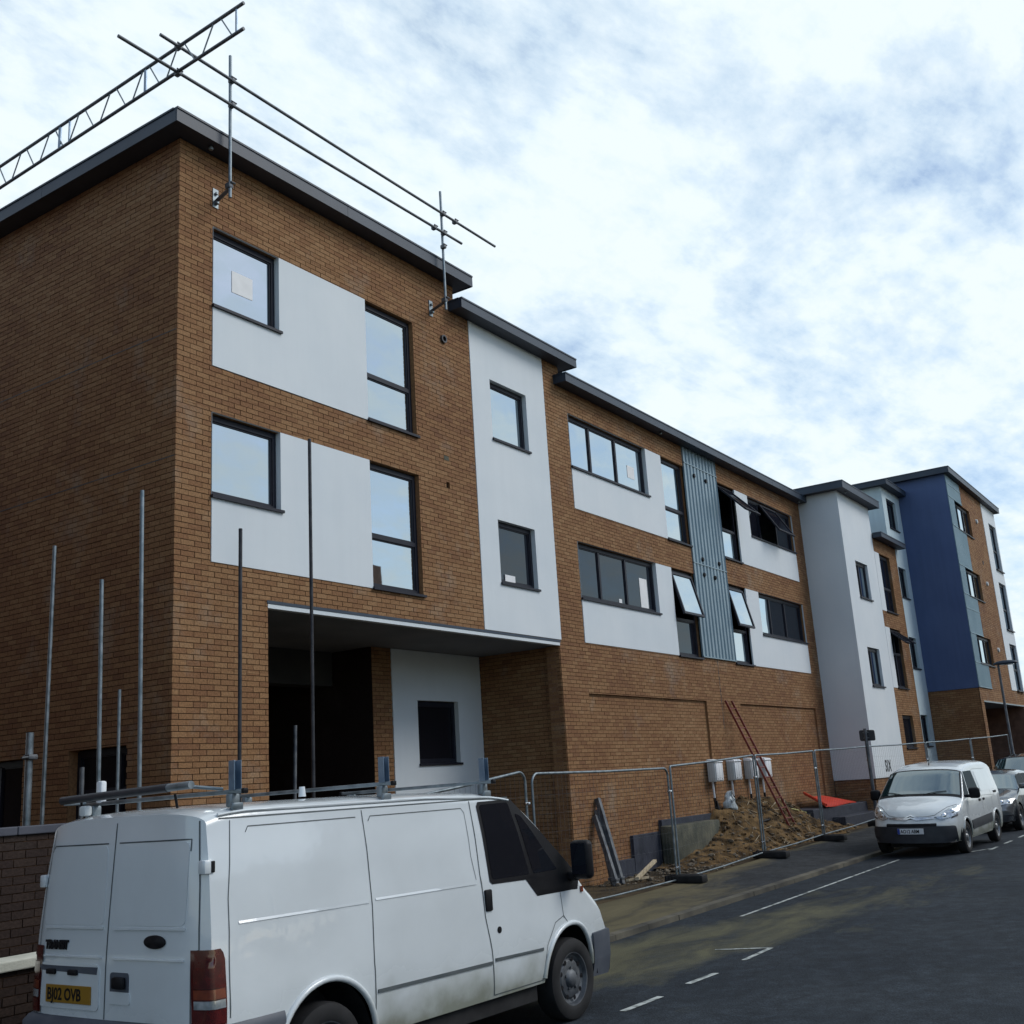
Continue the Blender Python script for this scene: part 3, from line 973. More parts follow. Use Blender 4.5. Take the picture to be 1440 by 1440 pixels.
# closing walls behind
mb = MB()
mb.quad((0.02, 9, -.2), (24.79, 9, -.2), (24.79, 9, 10.2), (0.02, 9, 10.2))
mb.quad((0.02, 9, 10.2), (6.38, 9, 10.2), (6.38, 9, 11.2), (0.02, 9, 11.2))
mb.quad((6.38, 9, 10.2), (10.08, 9, 10.2), (10.08, 9, 10.68), (6.38, 9, 10.68))
mb.quad((6.38, 0.01, 10.6), (6.38, 9, 10.6), (6.38, 9, 11.2), (6.38, 0.01, 11.2))
mb.quad((10.08, 0.01, 10.2), (10.08, 9, 10.2), (10.08, 9, 10.68), (10.08, 0.01, 10.68))
mb.build('rear_wall', [M_HOUSE], B1)
# intermediate floors keep the rooms behind the panes dark
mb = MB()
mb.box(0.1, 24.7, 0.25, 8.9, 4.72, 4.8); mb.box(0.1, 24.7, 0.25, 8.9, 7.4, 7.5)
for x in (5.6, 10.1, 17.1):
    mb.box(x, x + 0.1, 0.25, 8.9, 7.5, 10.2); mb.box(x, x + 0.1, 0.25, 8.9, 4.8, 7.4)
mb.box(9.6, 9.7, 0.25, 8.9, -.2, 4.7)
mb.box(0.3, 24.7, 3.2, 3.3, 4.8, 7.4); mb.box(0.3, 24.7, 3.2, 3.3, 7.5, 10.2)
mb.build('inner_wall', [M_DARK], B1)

# white panels and windows, high end
render_panel('render_panel', B1, FM, *inset(0.60, 3.85, 7.90, 10.05), [(0.5, 1.88, 8.82, 10.2, .1, 'RB')])
render_panel('render_panel', B1, FM, *inset(0.60, 3.85, 5.10, 7.22), [(0.5, 1.88, 6.02, 7.4, .1, 'RB')])
window(B1, FM, 0.61, 1.88, 8.83, 10.04, papers=[(1.06, 1.46, 9.22, 9.56)])
window(B1, FM, 0.61, 1.88, 6.03, 7.21)
window(B1, FM, 3.855, 5.115, 7.93, 10.04, trans=(8.75,))
window(B1, FM, 3.855, 5.115, 5.13, 7.21, trans=(5.99,))
# white stair column
render_panel('render_panel', B1, FM, *inset(6.82, 9.42, 4.69, 10.66), [(7.43, 8.70, 8.42, 9.63, .1), (7.43, 8.70, 5.61, 6.82, .1)])
window(B1, FM, 7.435, 8.695, 8.43, 9.625)
wv = window(B1, FM, 7.435, 8.695, 5.62, 6.815, glass=M_GLASSD)
mb = MB(); mb.rbox((7.90, 0.105, 5.74), (0.34, 0.012, 0.16), 0.004); mb.build('paper_sheet', [M_PAPER], wv)
# lower wing
render_panel('render_panel', B1, FM, *inset(10.35, 14.76, 7.55, 9.68), [(10.2, 13.93, 8.48, 9.8, .1, 'RB')])
render_panel('render_panel', B1, FM, *inset(10.35, 14.76, 4.70, 6.84), [(10.2, 13.93, 5.63, 7.0, .1, 'RB')])
window(B1, FM, 10.36, 13.93, 8.49, 9.67, mull=(11.37, 12.57), papers=[(13.15, 13.5, 8.82, 9.12)])
window(B1, FM, 10.36, 13.93, 5.64, 6.83, mull=(11.37, 12.57), glass=M_GLASSD, papers=[(13.25, 13.62, 5.72, 6.42), (12.2, 12.33, 5.72, 5.82)])
window(B1, FM, 14.77, 16.06, 7.57, 9.67, trans=(8.41,))
window(B1, FM, 14.77, 16.06, 4.72, 6.83, trans=(5.62,), glass={(0, 0): M_GLASSD, (0, 1): M_GLASS}, sashes={(0, 1): 14})
window(B1, FM, 18.165, 19.37, 7.57, 9.67, trans=(8.41,), sashes={(0, 1): 44}, glass={(0, 0): M_GLASS, (0, 1): M_GLASSD})
window(B1, FM, 18.165, 19.37, 4.72, 6.83, trans=(5.62,), sashes={(0, 1): 13})
render_panel('render_panel', B1, FM, *inset(19.38, 23.95, 7.55, 9.68), [(20.31, 24.1, 8.48, 9.8, .1, 'LB')])
render_panel('render_panel', B1, FM, *inset(19.38, 23.95, 4.70, 6.84), [(20.31, 24.1, 5.63, 7.0, .1, 'LB')])
window(B1, FM, 20.32, 23.94, 8.49, 9.67, mull=(21.33, 22.7), glass=M_GLASSD, sashes={(1, 0): 32})
window(B1, FM, 20.32, 23.94, 5.64, 6.83, mull=(21.33, 22.55), glass={(0, 0): M_GLASS, (1, 0): M_GLASSD, (2, 0): M_GLASSD})
cladding(B1, FM, 16.08, 18.14, 4.75, 10.24, (7.14, 9.79), M_CLAD)
for (x, z) in ((16.62, 9.52), (17.36, 9.52), (16.62, 7.28), (17.66, 7.30), (16.62, 6.88), (17.3, 6.88)):
    mb = MB(); mb.lathe([(0.0, .03), (.045, .03), (.06, 0.0), (.06, -.05)], (x, -0.045, z), (0, -1, 0), 12)
    mb.build('vent', [M_INK], B1, smooth=40)
# wall vents of the high end
mb = MB(); mb.lathe([(.05, -.02), (.05, .035), (.078, .035), (.078, -.03)], (6.0, -0.01, 10.01), (0, -1, 0), 16); mb.lathe([(0, .0), (.05, .0)], (6.0, 0.03, 10.01), (0, -1, 0), 16, 1)
mb.build('vent', [M_PLASTIC, M_INK], B1, smooth=40)
mb = MB(); mb.box(5.905, 5.995, 0.05, 0.06, 7.155, 7.255); mb.build('vent', [M_INK], B1)
mb = MB(); mb.box(5.86, 6.0, -0.006, 0.0, 7.66, 7.74); mb.build('vent', [M_CONC], B1)
# roofs
flat_roof(B1, -.31, 6.62, -.31, 9.2, 11.2, 11.41)
flat_roof(B1, 6.22, 10.38, -.31, 9.2, 10.66, 10.85)
flat_roof(B1, 9.86, 24.74, -.31, 9.2, 10.22, 10.41)
for x, z in ((0.42, 11.195), (14.6, 10.215), (24.4, 10.215)):
    mb = MB(); mb.lathe([(0.0, .06), (.03, .055), (.04, .03), (.025, 0)], (x, -0.16, z), (0, 0, -1), 12); mb.build('soffit_lamp', [M_GALV], B1, smooth=50)
# ground floor opening
mb = MB(); mb.box(1.60, 9.38, -0.012, 0.12, 4.638, 4.682); mb.build('lintel', [M_FASCIA], B1)
mb = MB(); mb.box(1.62, 9.36, -0.004, 0.10, 4.575, 4.634); mb.build('soffit_trim', [M_RENDER], B1)
mb = MB(); mb.box(1.3, 9.5, 0.12, 8.95, 4.585, 4.63); mb.build('ceiling', [M_CEIL], B1)
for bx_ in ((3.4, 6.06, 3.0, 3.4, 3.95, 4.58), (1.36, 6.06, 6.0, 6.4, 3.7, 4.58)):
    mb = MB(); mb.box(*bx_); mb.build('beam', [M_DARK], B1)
brick_wall('pier', B1, frame((9.34, 0, 0), (1, 0, 0)), -0.32, -0.013, -.2, 4.575, [])
mb = MB(); mb.box(9.345, 9.46, 0.10, 0.32, -.2, 4.575); mb.build('pier', [M_HOUSE], B1)
brick_wall('inner_brick_wall', B1, frame((9.45, 0, 0), (1, 0, 0)), -2.05, -0.32, -.2, 4.58, [])
FI = frame((0, 2.05, 0), (0, 1, 0))
render_panel('render_panel', B1, FI, 6.64, 9.44, -.2, 4.58, [(7.36, 8.64, 2.45, 3.64, .1)])
window(B1, FI, 7.365, 8.635, 2.46, 3.635, glass=M_GLASSK)
brick_wall('pier', B1, FI, 6.1, 6.635, -.2, 4.58, [])
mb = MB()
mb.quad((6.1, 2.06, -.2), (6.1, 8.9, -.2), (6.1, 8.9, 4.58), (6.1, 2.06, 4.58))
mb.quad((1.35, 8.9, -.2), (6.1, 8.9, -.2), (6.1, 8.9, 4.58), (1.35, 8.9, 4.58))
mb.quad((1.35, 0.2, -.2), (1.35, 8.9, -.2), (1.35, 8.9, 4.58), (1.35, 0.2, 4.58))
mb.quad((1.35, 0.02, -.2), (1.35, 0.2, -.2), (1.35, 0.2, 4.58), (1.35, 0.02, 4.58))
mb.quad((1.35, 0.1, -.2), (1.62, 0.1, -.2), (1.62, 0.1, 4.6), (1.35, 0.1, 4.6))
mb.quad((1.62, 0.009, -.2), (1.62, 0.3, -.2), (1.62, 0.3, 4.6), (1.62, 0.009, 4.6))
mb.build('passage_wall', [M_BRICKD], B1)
# side door and side window
dr = window(B1, FS, -2.08, -0.88, -.15, 2.76, mull=(-1.18,), trans=(2.2,), glass=M_GLASSK, b=0.13, sill=False)
dr.name = 'door'
window(B1, FS, -4.74, -3.15, 0.3, 2.73, mull=(-3.9,), glass=M_GLASSK, b=0.13)
# tanking and plinth against the foot of the wall
for (a, b_, z0, z1, d) in ((10.92, 11.66, -.2, .36, .02), (11.66, 13.0, -.2, .80, .028), (13.0, 15.86, .80, 1.03, .034)):
    mb = MB(); mb.rbox(((a + b_) / 2, -d / 2 + 0.03, (z0 + z1) / 2), (b_ - a, d + 0.06, z1 - z0), 0.008); mb.build('tanking_panel', [M_ENG], B1)

# ================================================================ unseen house added left of the view to shade the side wall
B0 = thing('added_shade_house', 'tall dark brick house with slate roof, out of view, added to shade the side wall', 'house', (-7, 6, 0))
FN = frame((-3.9, 0, 0), (-1, 0, 0))
nh = [(y, y + 1.1, z, z + 1.4, .1) for y in (1.2, 4.6, 8.2) for z in (1.2, 4.2, 7.2)]
mb = MB(); wall_sheet(mb, FN, -.6, 12, -.3, 10.2, nh); mb.build('side_wall', [M_HOUSE], B0)
for h in nh:
    window(B0, FN, h[0] + .01, h[1] - .01, h[2] + .01, h[3] - .01, trans=(h[2] + .7,), glass=M_GLASSD)
mb = MB()
mb.quad((-10, -.6, -.3), (-3.9, -.6, -.3), (-3.9, -.6, 10.2), (-10, -.6, 10.2)); mb.quad((-10, 12, -.3), (-3.9, 12, -.3), (-3.9, 12, 10.2), (-10, 12, 10.2))
mb.quad((-10, -.6, -.3), (-10, 12, -.3), (-10, 12, 10.2), (-10, -.6, 10.2)); mb.build('outer_wall', [M_HOUSE], B0)
mb = MB(); mb.add([(-10.3, -.9, 10.1), (-3.6, -.9, 10.1), (-3.6, 12.3, 10.1), (-10.3, 12.3, 10.1), (-6.95, -.9, 12.4), (-6.95, 12.3, 12.4)], [(0, 1, 2, 3), (0, 1, 4), (2, 3, 5), (1, 2, 5, 4), (3, 0, 4, 5)]); mb.build('roof', [M_SLATE], B0)

# ================================================================ houses and trees across the street (mirrored in the window glass)
def terraced_house(x0, label):
    t = thing('terraced_house', label, 'house', (x0 + 3.4, -22, 0), 'terraced houses across the street')
    f = frame((x0 + 6.8, -19, 0), (0, -1, 0))
    hs = [(a, a + 1.2, z, z + 1.5, .1) for a in (1.0, 4.3) for z in (1.0, 3.9)][1:] + [(1.0, 2.0, .1, 2.2, .1)]
    mb = MB(); wall_sheet(mb, f, 0, 6.79, -.3, 7.9, hs)
    for x in (x0 + .01, x0 + 6.79):
        mb.quad((x, -19, -.3), (x, -28, -.3), (x, -28, 7.9), (x, -19, 7.9)); mb.add([(x, -19, 7.9), (x, -28, 7.9), (x, -23.5, 11.3)], [(0, 1, 2)])
    mb.quad((x0, -28, -.3), (x0 + 6.79, -28, -.3), (x0 + 6.79, -28, 7.9), (x0, -28, 7.9))
    mb.build('wall', [M_HOUSE], t)
    for h in hs[:-1]:
        window(t, f, h[0] + .01, h[1] - .01, h[2] + .01, h[3] - .01, trans=(h[2] + .75,), glass=M_GLASSD)
    mb = MB(); mb.fbox(f, 1.02, 1.98, .08, .13, .12, 2.18); mb.build('door', [M_BLUE], t)
    mb = MB()
    for ya, yb in ((-18.7, -23.5), (-28.3, -23.5)):
        mb.hexa([(x0, ya, 7.7), (x0 + 6.8, ya, 7.7), (x0 + 6.8, yb, 11.3), (x0, yb, 11.3), (x0, ya, 7.85), (x0 + 6.8, ya, 7.85), (x0 + 6.8, yb, 11.45), (x0, yb, 11.45)])
    rf = mb.build('roof', [M_SLATE], t)
    mb = MB(); mb.box(x0 + .3, x0 + 1.2, -24, -23, 10.7, 12.7); mb.build('chimney', [M_HOUSE], rf)
    return t


for x, l_ in ((16.0, 'brick terraced house whose roof and chimney are mirrored in the tall lower window'), (22.9, 'brick terraced house across the street beside the one mirrored in the tall window'),
              (29.8, 'furthest brick terraced house across the street, mirrored in the far panes')):
    terraced_house(x, l_)
M_LEAF = noisy('tree_foliage', (0.018, 0.035, 0.012), (0.06, 0.10, 0.03), 1.5, 0.8)
rl = random.Random(5)
mb = MB()
for k in range(9):
    cx, cy, hh = -4 + k * 5.5 + rl.uniform(-1, 1), -38 + rl.uniform(-2, 2), rl.uniform(8, 12)
    mb.tube([(cx, cy, -.3), (cx + .1, cy, hh * .5), (cx + .2, cy, hh * .85)], [.28, .2, .06], 8, 1)
    for q in range(1300):
        u, v_, w_ = rl.gauss(0, 1), rl.gauss(0, 1), rl.gauss(0, 1)
        n_ = math.sqrt(u * u + v_ * v_ + w_ * w_) + 1e-6
        rr = rl.uniform(.55, 1.0) * (1 + .25 * noise.noise(Vector((u / n_ * 2, v_ / n_ * 2, w_ / n_ * 2 + k))))
        p = Vector((cx + u / n_ * 2.9 * rr, cy + v_ / n_ * 2.9 * rr, hh * .62 + w_ / n_ * hh * .38 * rr))
        a_, b_ = Vector((rl.uniform(-1, 1), rl.uniform(-1, 1), rl.uniform(-1, 1))) * .35, Vector((rl.uniform(-1, 1), rl.uniform(-1, 1), rl.uniform(-1, 1))) * .35
        mb.add([p - a_, p + b_, p + a_, p - b_], [(0, 1, 2, 3)])
tag(mb.build('trees', [M_LEAF, M_DARK]), 'belt of leafy trees behind the houses across the street', 'trees', kind='stuff')

# ================================================================ white tower block
B2 = thing('apartment_building', 'white rendered stair tower block with a brown brick strip and stepped roofs, lettered SIX', 'building', (28.5, 2, 0))
FT = frame((0, -1.28, 0), (0, 1, 0))
FTL = frame((24.8, 0, 0), (1, 0, 0))
mb = MB(); wall_sheet(mb, FTL, -9, 1.28, 1.48, 10.43, []); mb.build('side_wall', [M_RENDER], B2)
brick_wall('side_plinth', B2, frame((24.84, 0, 0), (1, 0, 0)), 0.0, 1.245, -.2, 1.47, [])
wh = [(25.81, 27.11, 7.10, 8.29, .1), (25.81, 27.11, 4.28, 5.5, .1)]
mb = MB(); wall_sheet(mb, FT, 24.8, 28.18, 1.48, 10.43, wh); mb.quad(FT(24.8, 0, 1.48), FT(28.18, 0, 1.48), FT(28.18, .06, 1.48), FT(24.8, .06, 1.48)); mb.build('front_wall', [M_RENDER], B2)
for (z0, z1) in ((7.11, 8.28), (4.29, 5.49)):
    window(B2, FT, 25.815, 27.105, z0, z1, mull=(26.35,))
brick_wall('front_plinth', B2, frame((0, -1.245, 0), (0, 1, 0)), 24.85, 28.18, -.2, 1.47, [])
bh = [(28.18, 30.01, 6.90, 8.92, .1, 'RTB'), (28.18, 30.01, 4.31, 6.34, .1, 'RTB'), (28.72, 30.01, 2.34, 3.42, .1)]
brick_wall('front_wall', B2, FT, 28.185, 31.0, -.2, 9.4, bh)
render_panel('render_panel', B2, FT, 28.185, 28.72, 6.90, 8.92, [], proud=0.006)
render_panel('render_panel', B2, FT, 28.185, 28.72, 4.31, 6.34, [], proud=0.006)
window(B2, FT, 28.725, 30.0, 6.92, 8.91, trans=(7.75,), glass=M_GLASSD)
window(B2, FT, 28.725, 30.0, 4.33, 6.33, mull=(29.36,), glass=M_GLASSD, trans=(5.5,), sashes={(0, 1): 48, (1, 1): 52})
window(B2, FT, 28.725, 30.0, 2.35, 3.41, glass=M_GLASSD)
ph = [(31.05, 32.05, 7.65, 8.76, .1), (31.05, 32.05, 5.10, 6.21, .1), (31.05, 32.05, 2.38, 3.46, .1)]
mb = MB()
wall_sheet(mb, FT, 31.0, 32.59, -.2, 9.6, ph, b=-0.004)
wall_sheet(mb, FT, 30.24, 32.59, 9.6, 11.62, [(30.76, 31.97, 10.17, 11.28, .1)], b=-0.004)
wall_sheet(mb, frame((30.24, 0, 0), (1, 0, 0)), -6, 1.284, 9.4, 11.62, [])
mb.quad((30.24, 6, 9.4), (32.59, 6, 9.4), (32.59, 6, 11.62), (30.24, 6, 11.62))
mb.build('front_wall', [M_PALE], B2)
for h in ph:
    window(B2, FT, h[0] + .005, h[1] - .005, h[2] + .01, h[3] - .01, glass=M_GLASSD)
window(B2, FT, 30.765, 31.965, 10.18, 11.27, glass=M_GLASSD)
mb = MB(); mb.quad((24.8, 9, -.2), (32.59, 9, -.2), (32.59, 9, 9.4), (24.8, 9, 9.4)); mb.quad((24.8, 9, 9.4), (28.18, 9, 9.4), (28.18, 9, 10.43), (24.8, 9, 10.43))
mb.quad((28.18, -1.27, 9.4), (28.18, 9, 9.4), (28.18, 9, 10.43), (28.18, -1.27, 10.43)); mb.build('rear_wall', [M_RENDER], B2)
flat_roof(B2, 24.46, 28.48, -1.6, 9.2, 10.43, 10.66)
flat_roof(B2, 28.2, 31.28, -1.6, -1.3, 9.4, 9.56)
mb = MB(); mb.box(28.2, 30.23, -1.27, 9, 9.42, 9.54); mb.build('roof', [M_ROOF], B2)
flat_roof(B2, 29.95, 32.57, -1.58, 6.2, 11.62, 11.80)
mb = MB(); mb.lathe([(0.0, .06), (.03, .055), (.04, .03), (.025, 0)], (25.2, -1.45, 10.43), (0, 0, -1), 12); mb.build('soffit_lamp', [M_GALV], B2, smooth=50)
# stencilled lettering on the foot of the tower
text('stencil_lettering', 'SIX', 0.48, axes((1, 0, 0), (0, 0, 1), (0, -1, 0), (25.95, -1.283, 1.66)), M_INK, B2, 0.001, sx=0.85, bold=0.014, spc=1.15)

# ================================================================ blue ended block
B3 = thing('apartment_building', 'tall far block with a deep blue end wall, teal cladding strip and brick front', 'building', (37, 2, 0))
FBS = frame((32.6, 0, 0), (1, 0, 0))
FB = frame((32.6, -3.05, 0), (0, 1, 0))
mb = MB(); wall_sheet(mb, FBS, -9, 3.05, 4.3, 12.2, []); mb.quad(FBS(1.28, 0, 4.3), FBS(3.05, 0, 4.3), FBS(3.05, .04, 4.3), FBS(1.28, .04, 4.3)); mb.build('side_wall', [M_BLUE], B3)
brick_wall('side_plinth', B3, frame((32.63, 0, 0), (1, 0, 0)), 1.25, 3.02, -.2, 4.29, [])
wz = ((10.24, 11.35), (7.70, 8.77), (5.20, 6.26))
zed = [4.32, 5.20, 6.26, 7.70, 8.77, 10.24, 11.35, 12.18]
for i in range(7):
    wid = 2.2 if i % 2 == 0 else 0.90
    cladding(B3, FB, 0.02, wid, zed[i] + .004, zed[i + 1] - .004, (7.16,) if i == 2 else ((11.85,) if i == 6 else ()), M_TEAL, pitch=0.16, depth=0.03)
bh = [(2.2, 3.55, a, b_, .11, 'RTB') for a, b_ in wz] + [(0.5, 8.3, -.2, 3.81, 0), (-.1, 2.2, 4.31, 12.3, 0)]
brick_wall('front_wall', B3, FB, 0.01, 6.2, -.2, 12.2, bh)
brick_wall('front_wall', B3, FB, 6.2, 8.9, -.2, 4.4, [(5, 8.3, -.2, 3.81, 0)])
tw = [(7.3, 8.75, 9.5, 11.5, .1), (7.3, 8.75, 6.95, 8.95, .1), (7.3, 8.75, 4.42, 6.36, .1)]
render_panel('render_panel', B3, FB, 6.21, 8.9, 4.41, 12.19, tw)
for a, b_ in wz:
    window(B3, FB, 0.905, 3.54, a + .01, b_ - .01, mull=(1.8, 2.7))
for t_ in tw:
    window(B3, FB, 7.31, 8.74, t_[2] + .01, t_[3] - .01, trans=(t_[2] + 0.9,), sill_out=0.09)
for z in (11.13, 8.56, 5.92):
    mb = MB(); mb.lathe([(0, .07), (.08, .06), (.10, .0), (.10, -.02)], FB(4.7, 0, z), (0, -1, 0), 14); mb.build('vent', [M_BOX], B3, smooth=50)
mb = MB(); mb.box(37.22, 37.36, -3.062, -3.04, 9.36, 9.5); mb.build('vent', [M_INK], B3)
mb = MB(); mb.box(33.08, 40.92, -3.06, -2.95, 3.80, 3.85); mb.build('lintel', [M_GALV], B3)
mb = MB(); mb.box(32.7, 41.4, -2.94, 3, 3.82, 3.9); mb.build('ceiling', [M_CEIL], B3)
mb = MB(); mb.quad((32.7, 1.2, -.2), (41.4, 1.2, -.2), (41.4, 1.2, 3.82), (32.7, 1.2, 3.82)); mb.build('inner_wall', [M_BLUE], B3)
for x in (33.1, 40.9):
    mb = MB(); mb.quad((x, -3.04, -.2), (x, 1.2, -.2), (x, 1.2, 3.82), (x, -3.04, 3.82)); mb.build('inner_wall', [M_HOUSE], B3)
mb = MB(); mb.quad((41.5, -3.05, -.2), (41.5, 9, -.2), (41.5, 9, 12.2), (41.5, -3.05, 12.2)); mb.quad((32.6, 9, -.2), (41.5, 9, -.2), (41.5, 9, 12.2), (32.6, 9, 12.2)); mb.build('rear_wall', [M_RENDER], B3)
flat_roof(B3, 32.36, 41.75, -3.27, 9.2, 12.2, 12.42)


# ================================================================ ground, road, pavement
def road_z(x, y):
    return 0.0042 * max(x, 0) - 0.0125 * (max(min(y, -3.9), -9.5) + 5.86) - 0.011


def kerb_z(x):
    return road_z(x, -3.9) + 0.075


def pave_z(x, y):
    t = (y + 3.8) / 1.7
    return kerb_z(x) + t * (0.015 + 0.0145 * max(0, min(x, 22) - 8.4))


def site_z(x, y):
    e = pave_z(x, -2.1)
    t = min(1, max(0, (y + 2.1) / 1.6))
    return e * (1 - t) + t * (0.02 + 0.016 * max(0, x - 10)) - 0.02


def lin(a, b, n):
    return [a + (b - a) * i / n for i in range(n + 1)]


mb = MB(); mb.quad((-900, -900, -.35), (900, -900, -.35), (900, 900, -.35), (-900, 900, -.35))
tag(mb.build('ground', [M_GROUND]), kind='structure')
mb = MB(); mb.grid(lambda x, y: (x, y, road_z(x, y)), lin(-60, 140, 200), [-15, -13, -11, -9.5, -8, -7, -6, -5.5, -5, -4.5, -3.9])
tag(mb.build('road', [M_ROAD], smooth=60), kind='structure')
mb = MB(); mb.grid(lambda x, y: (x, y, pave_z(x, y)), lin(-60, 140, 400), [-3.78, -3.4, -3.0, -2.6, -2.1])
tag(mb.build('pavement', [M_PAVE], smooth=60), kind='structure')
mb = MB()
mb.grid(lambda x, y: (x, y, site_z(x, y) + (0.05 * noise.fractal((x * 0.9, y * 0.9, 3), 1.0, 2.0, 4) if y > -2.05 and x < 24 else 0)), lin(-40, 45, 340), lin(-2.1, 9.2, 45))
tag(mb.build('site_ground', [M_SITE], smooth=60), kind='structure')
kerb = tag(thing('kerb', None, None, (0, -3.84, 0)), kind='structure')
kx = -20.0
while kx < 60:
    x0, x1 = kx + 0.006, kx + 0.91
    za, zb = kerb_z(x0), kerb_z(x1)
    dy_ = random.uniform(-0.006, 0.006)
    ya, yb = -3.905 + dy_, -3.782
    mb = MB()
    mb.hexa([(x0, ya - .008, za - .25), (x1, ya - .008, zb - .25), (x1, yb, zb - .25), (x0, yb, za - .25),
             (x0, ya + .004, za - .006), (x1, ya + .004, zb - .006), (x1, yb, zb + .004), (x0, yb, za + .004)])
    mb.build('kerb_stone', [M_STONE], kerb)
    kx += 0.916


def marking(x0, x1, y, wd, y1=None):
    mb = MB()
    y1 = y if y1 is None else y1
    n = max(1, int(abs(x1 - x0) / 0.5))
    for i in range(n):
        a, b_ = x0 + (x1 - x0) * i / n, x0 + (x1 - x0) * (i + 1) / n
        p, q = y + (y1 - y) * i / n, y + (y1 - y) * (i + 1) / n
        d = Vector((b_ - a, q - p)).normalized()
        nx, ny = -d.y * wd / 2, d.x * wd / 2
        e = 0.005
        mb.quad(*[(u, v, road_z(u, v) + e) for u, v in ((a - nx, p - ny), (b_ - nx, q - ny), (b_ + nx, q + ny), (a + nx, p + ny))])
    return tag(mb.build('road_marking', [M_LINE]), kind='structure')


marking(0.0, 0.66, -6.09, 0.07, -6.13); marking(1.28, 1.86, -6.11, 0.07, -6.15)
marking(2.62, 3.44, -6.13, 0.06, -6.12); marking(3.24, 3.44, -5.52, 0.055, -6.12)
marking(6.0, 14.2, -4.68, 0.055, -4.62)
for x in (15.9, 17.5, 19.1, 20.7, 22.3):
    marking(x, x + 0.75, -6.02, 0.07)
marking(15.4, 16.3, -5.62, 0.06, -5.98)


# ================================================================ vehicles
def interp(tab, x):
    if x <= tab[0][0]:
        return tab[0][1]
    for (a, p), (b, q) in zip(tab[:-1], tab[1:]):
        if x <= b:
            t = (x - a) / (b - a)
            return p + (q - p) * t
    return tab[-1][1]


def smooth_tab(tab, n=3, k=0.06):
    """round the kinks of a profile a little"""
    xs = sorted({a + (b - a) * i / 12 for (a, _), (b, _) in zip(tab[:-1], tab[1:]) for i in range(13)})
    f = lambda x: sum(interp(tab, min(max(x + d * k, tab[0][0]), tab[-1][0])) * w_ for d, w_ in ((-1, .2), (-.5, .2), (0, .2), (.5, .2), (1, .2)))
    return [(x, f(x)) for x in xs]


def sstep(t):
    t = min(1, max(0, t))
    return t * t * (3 - 2 * t)


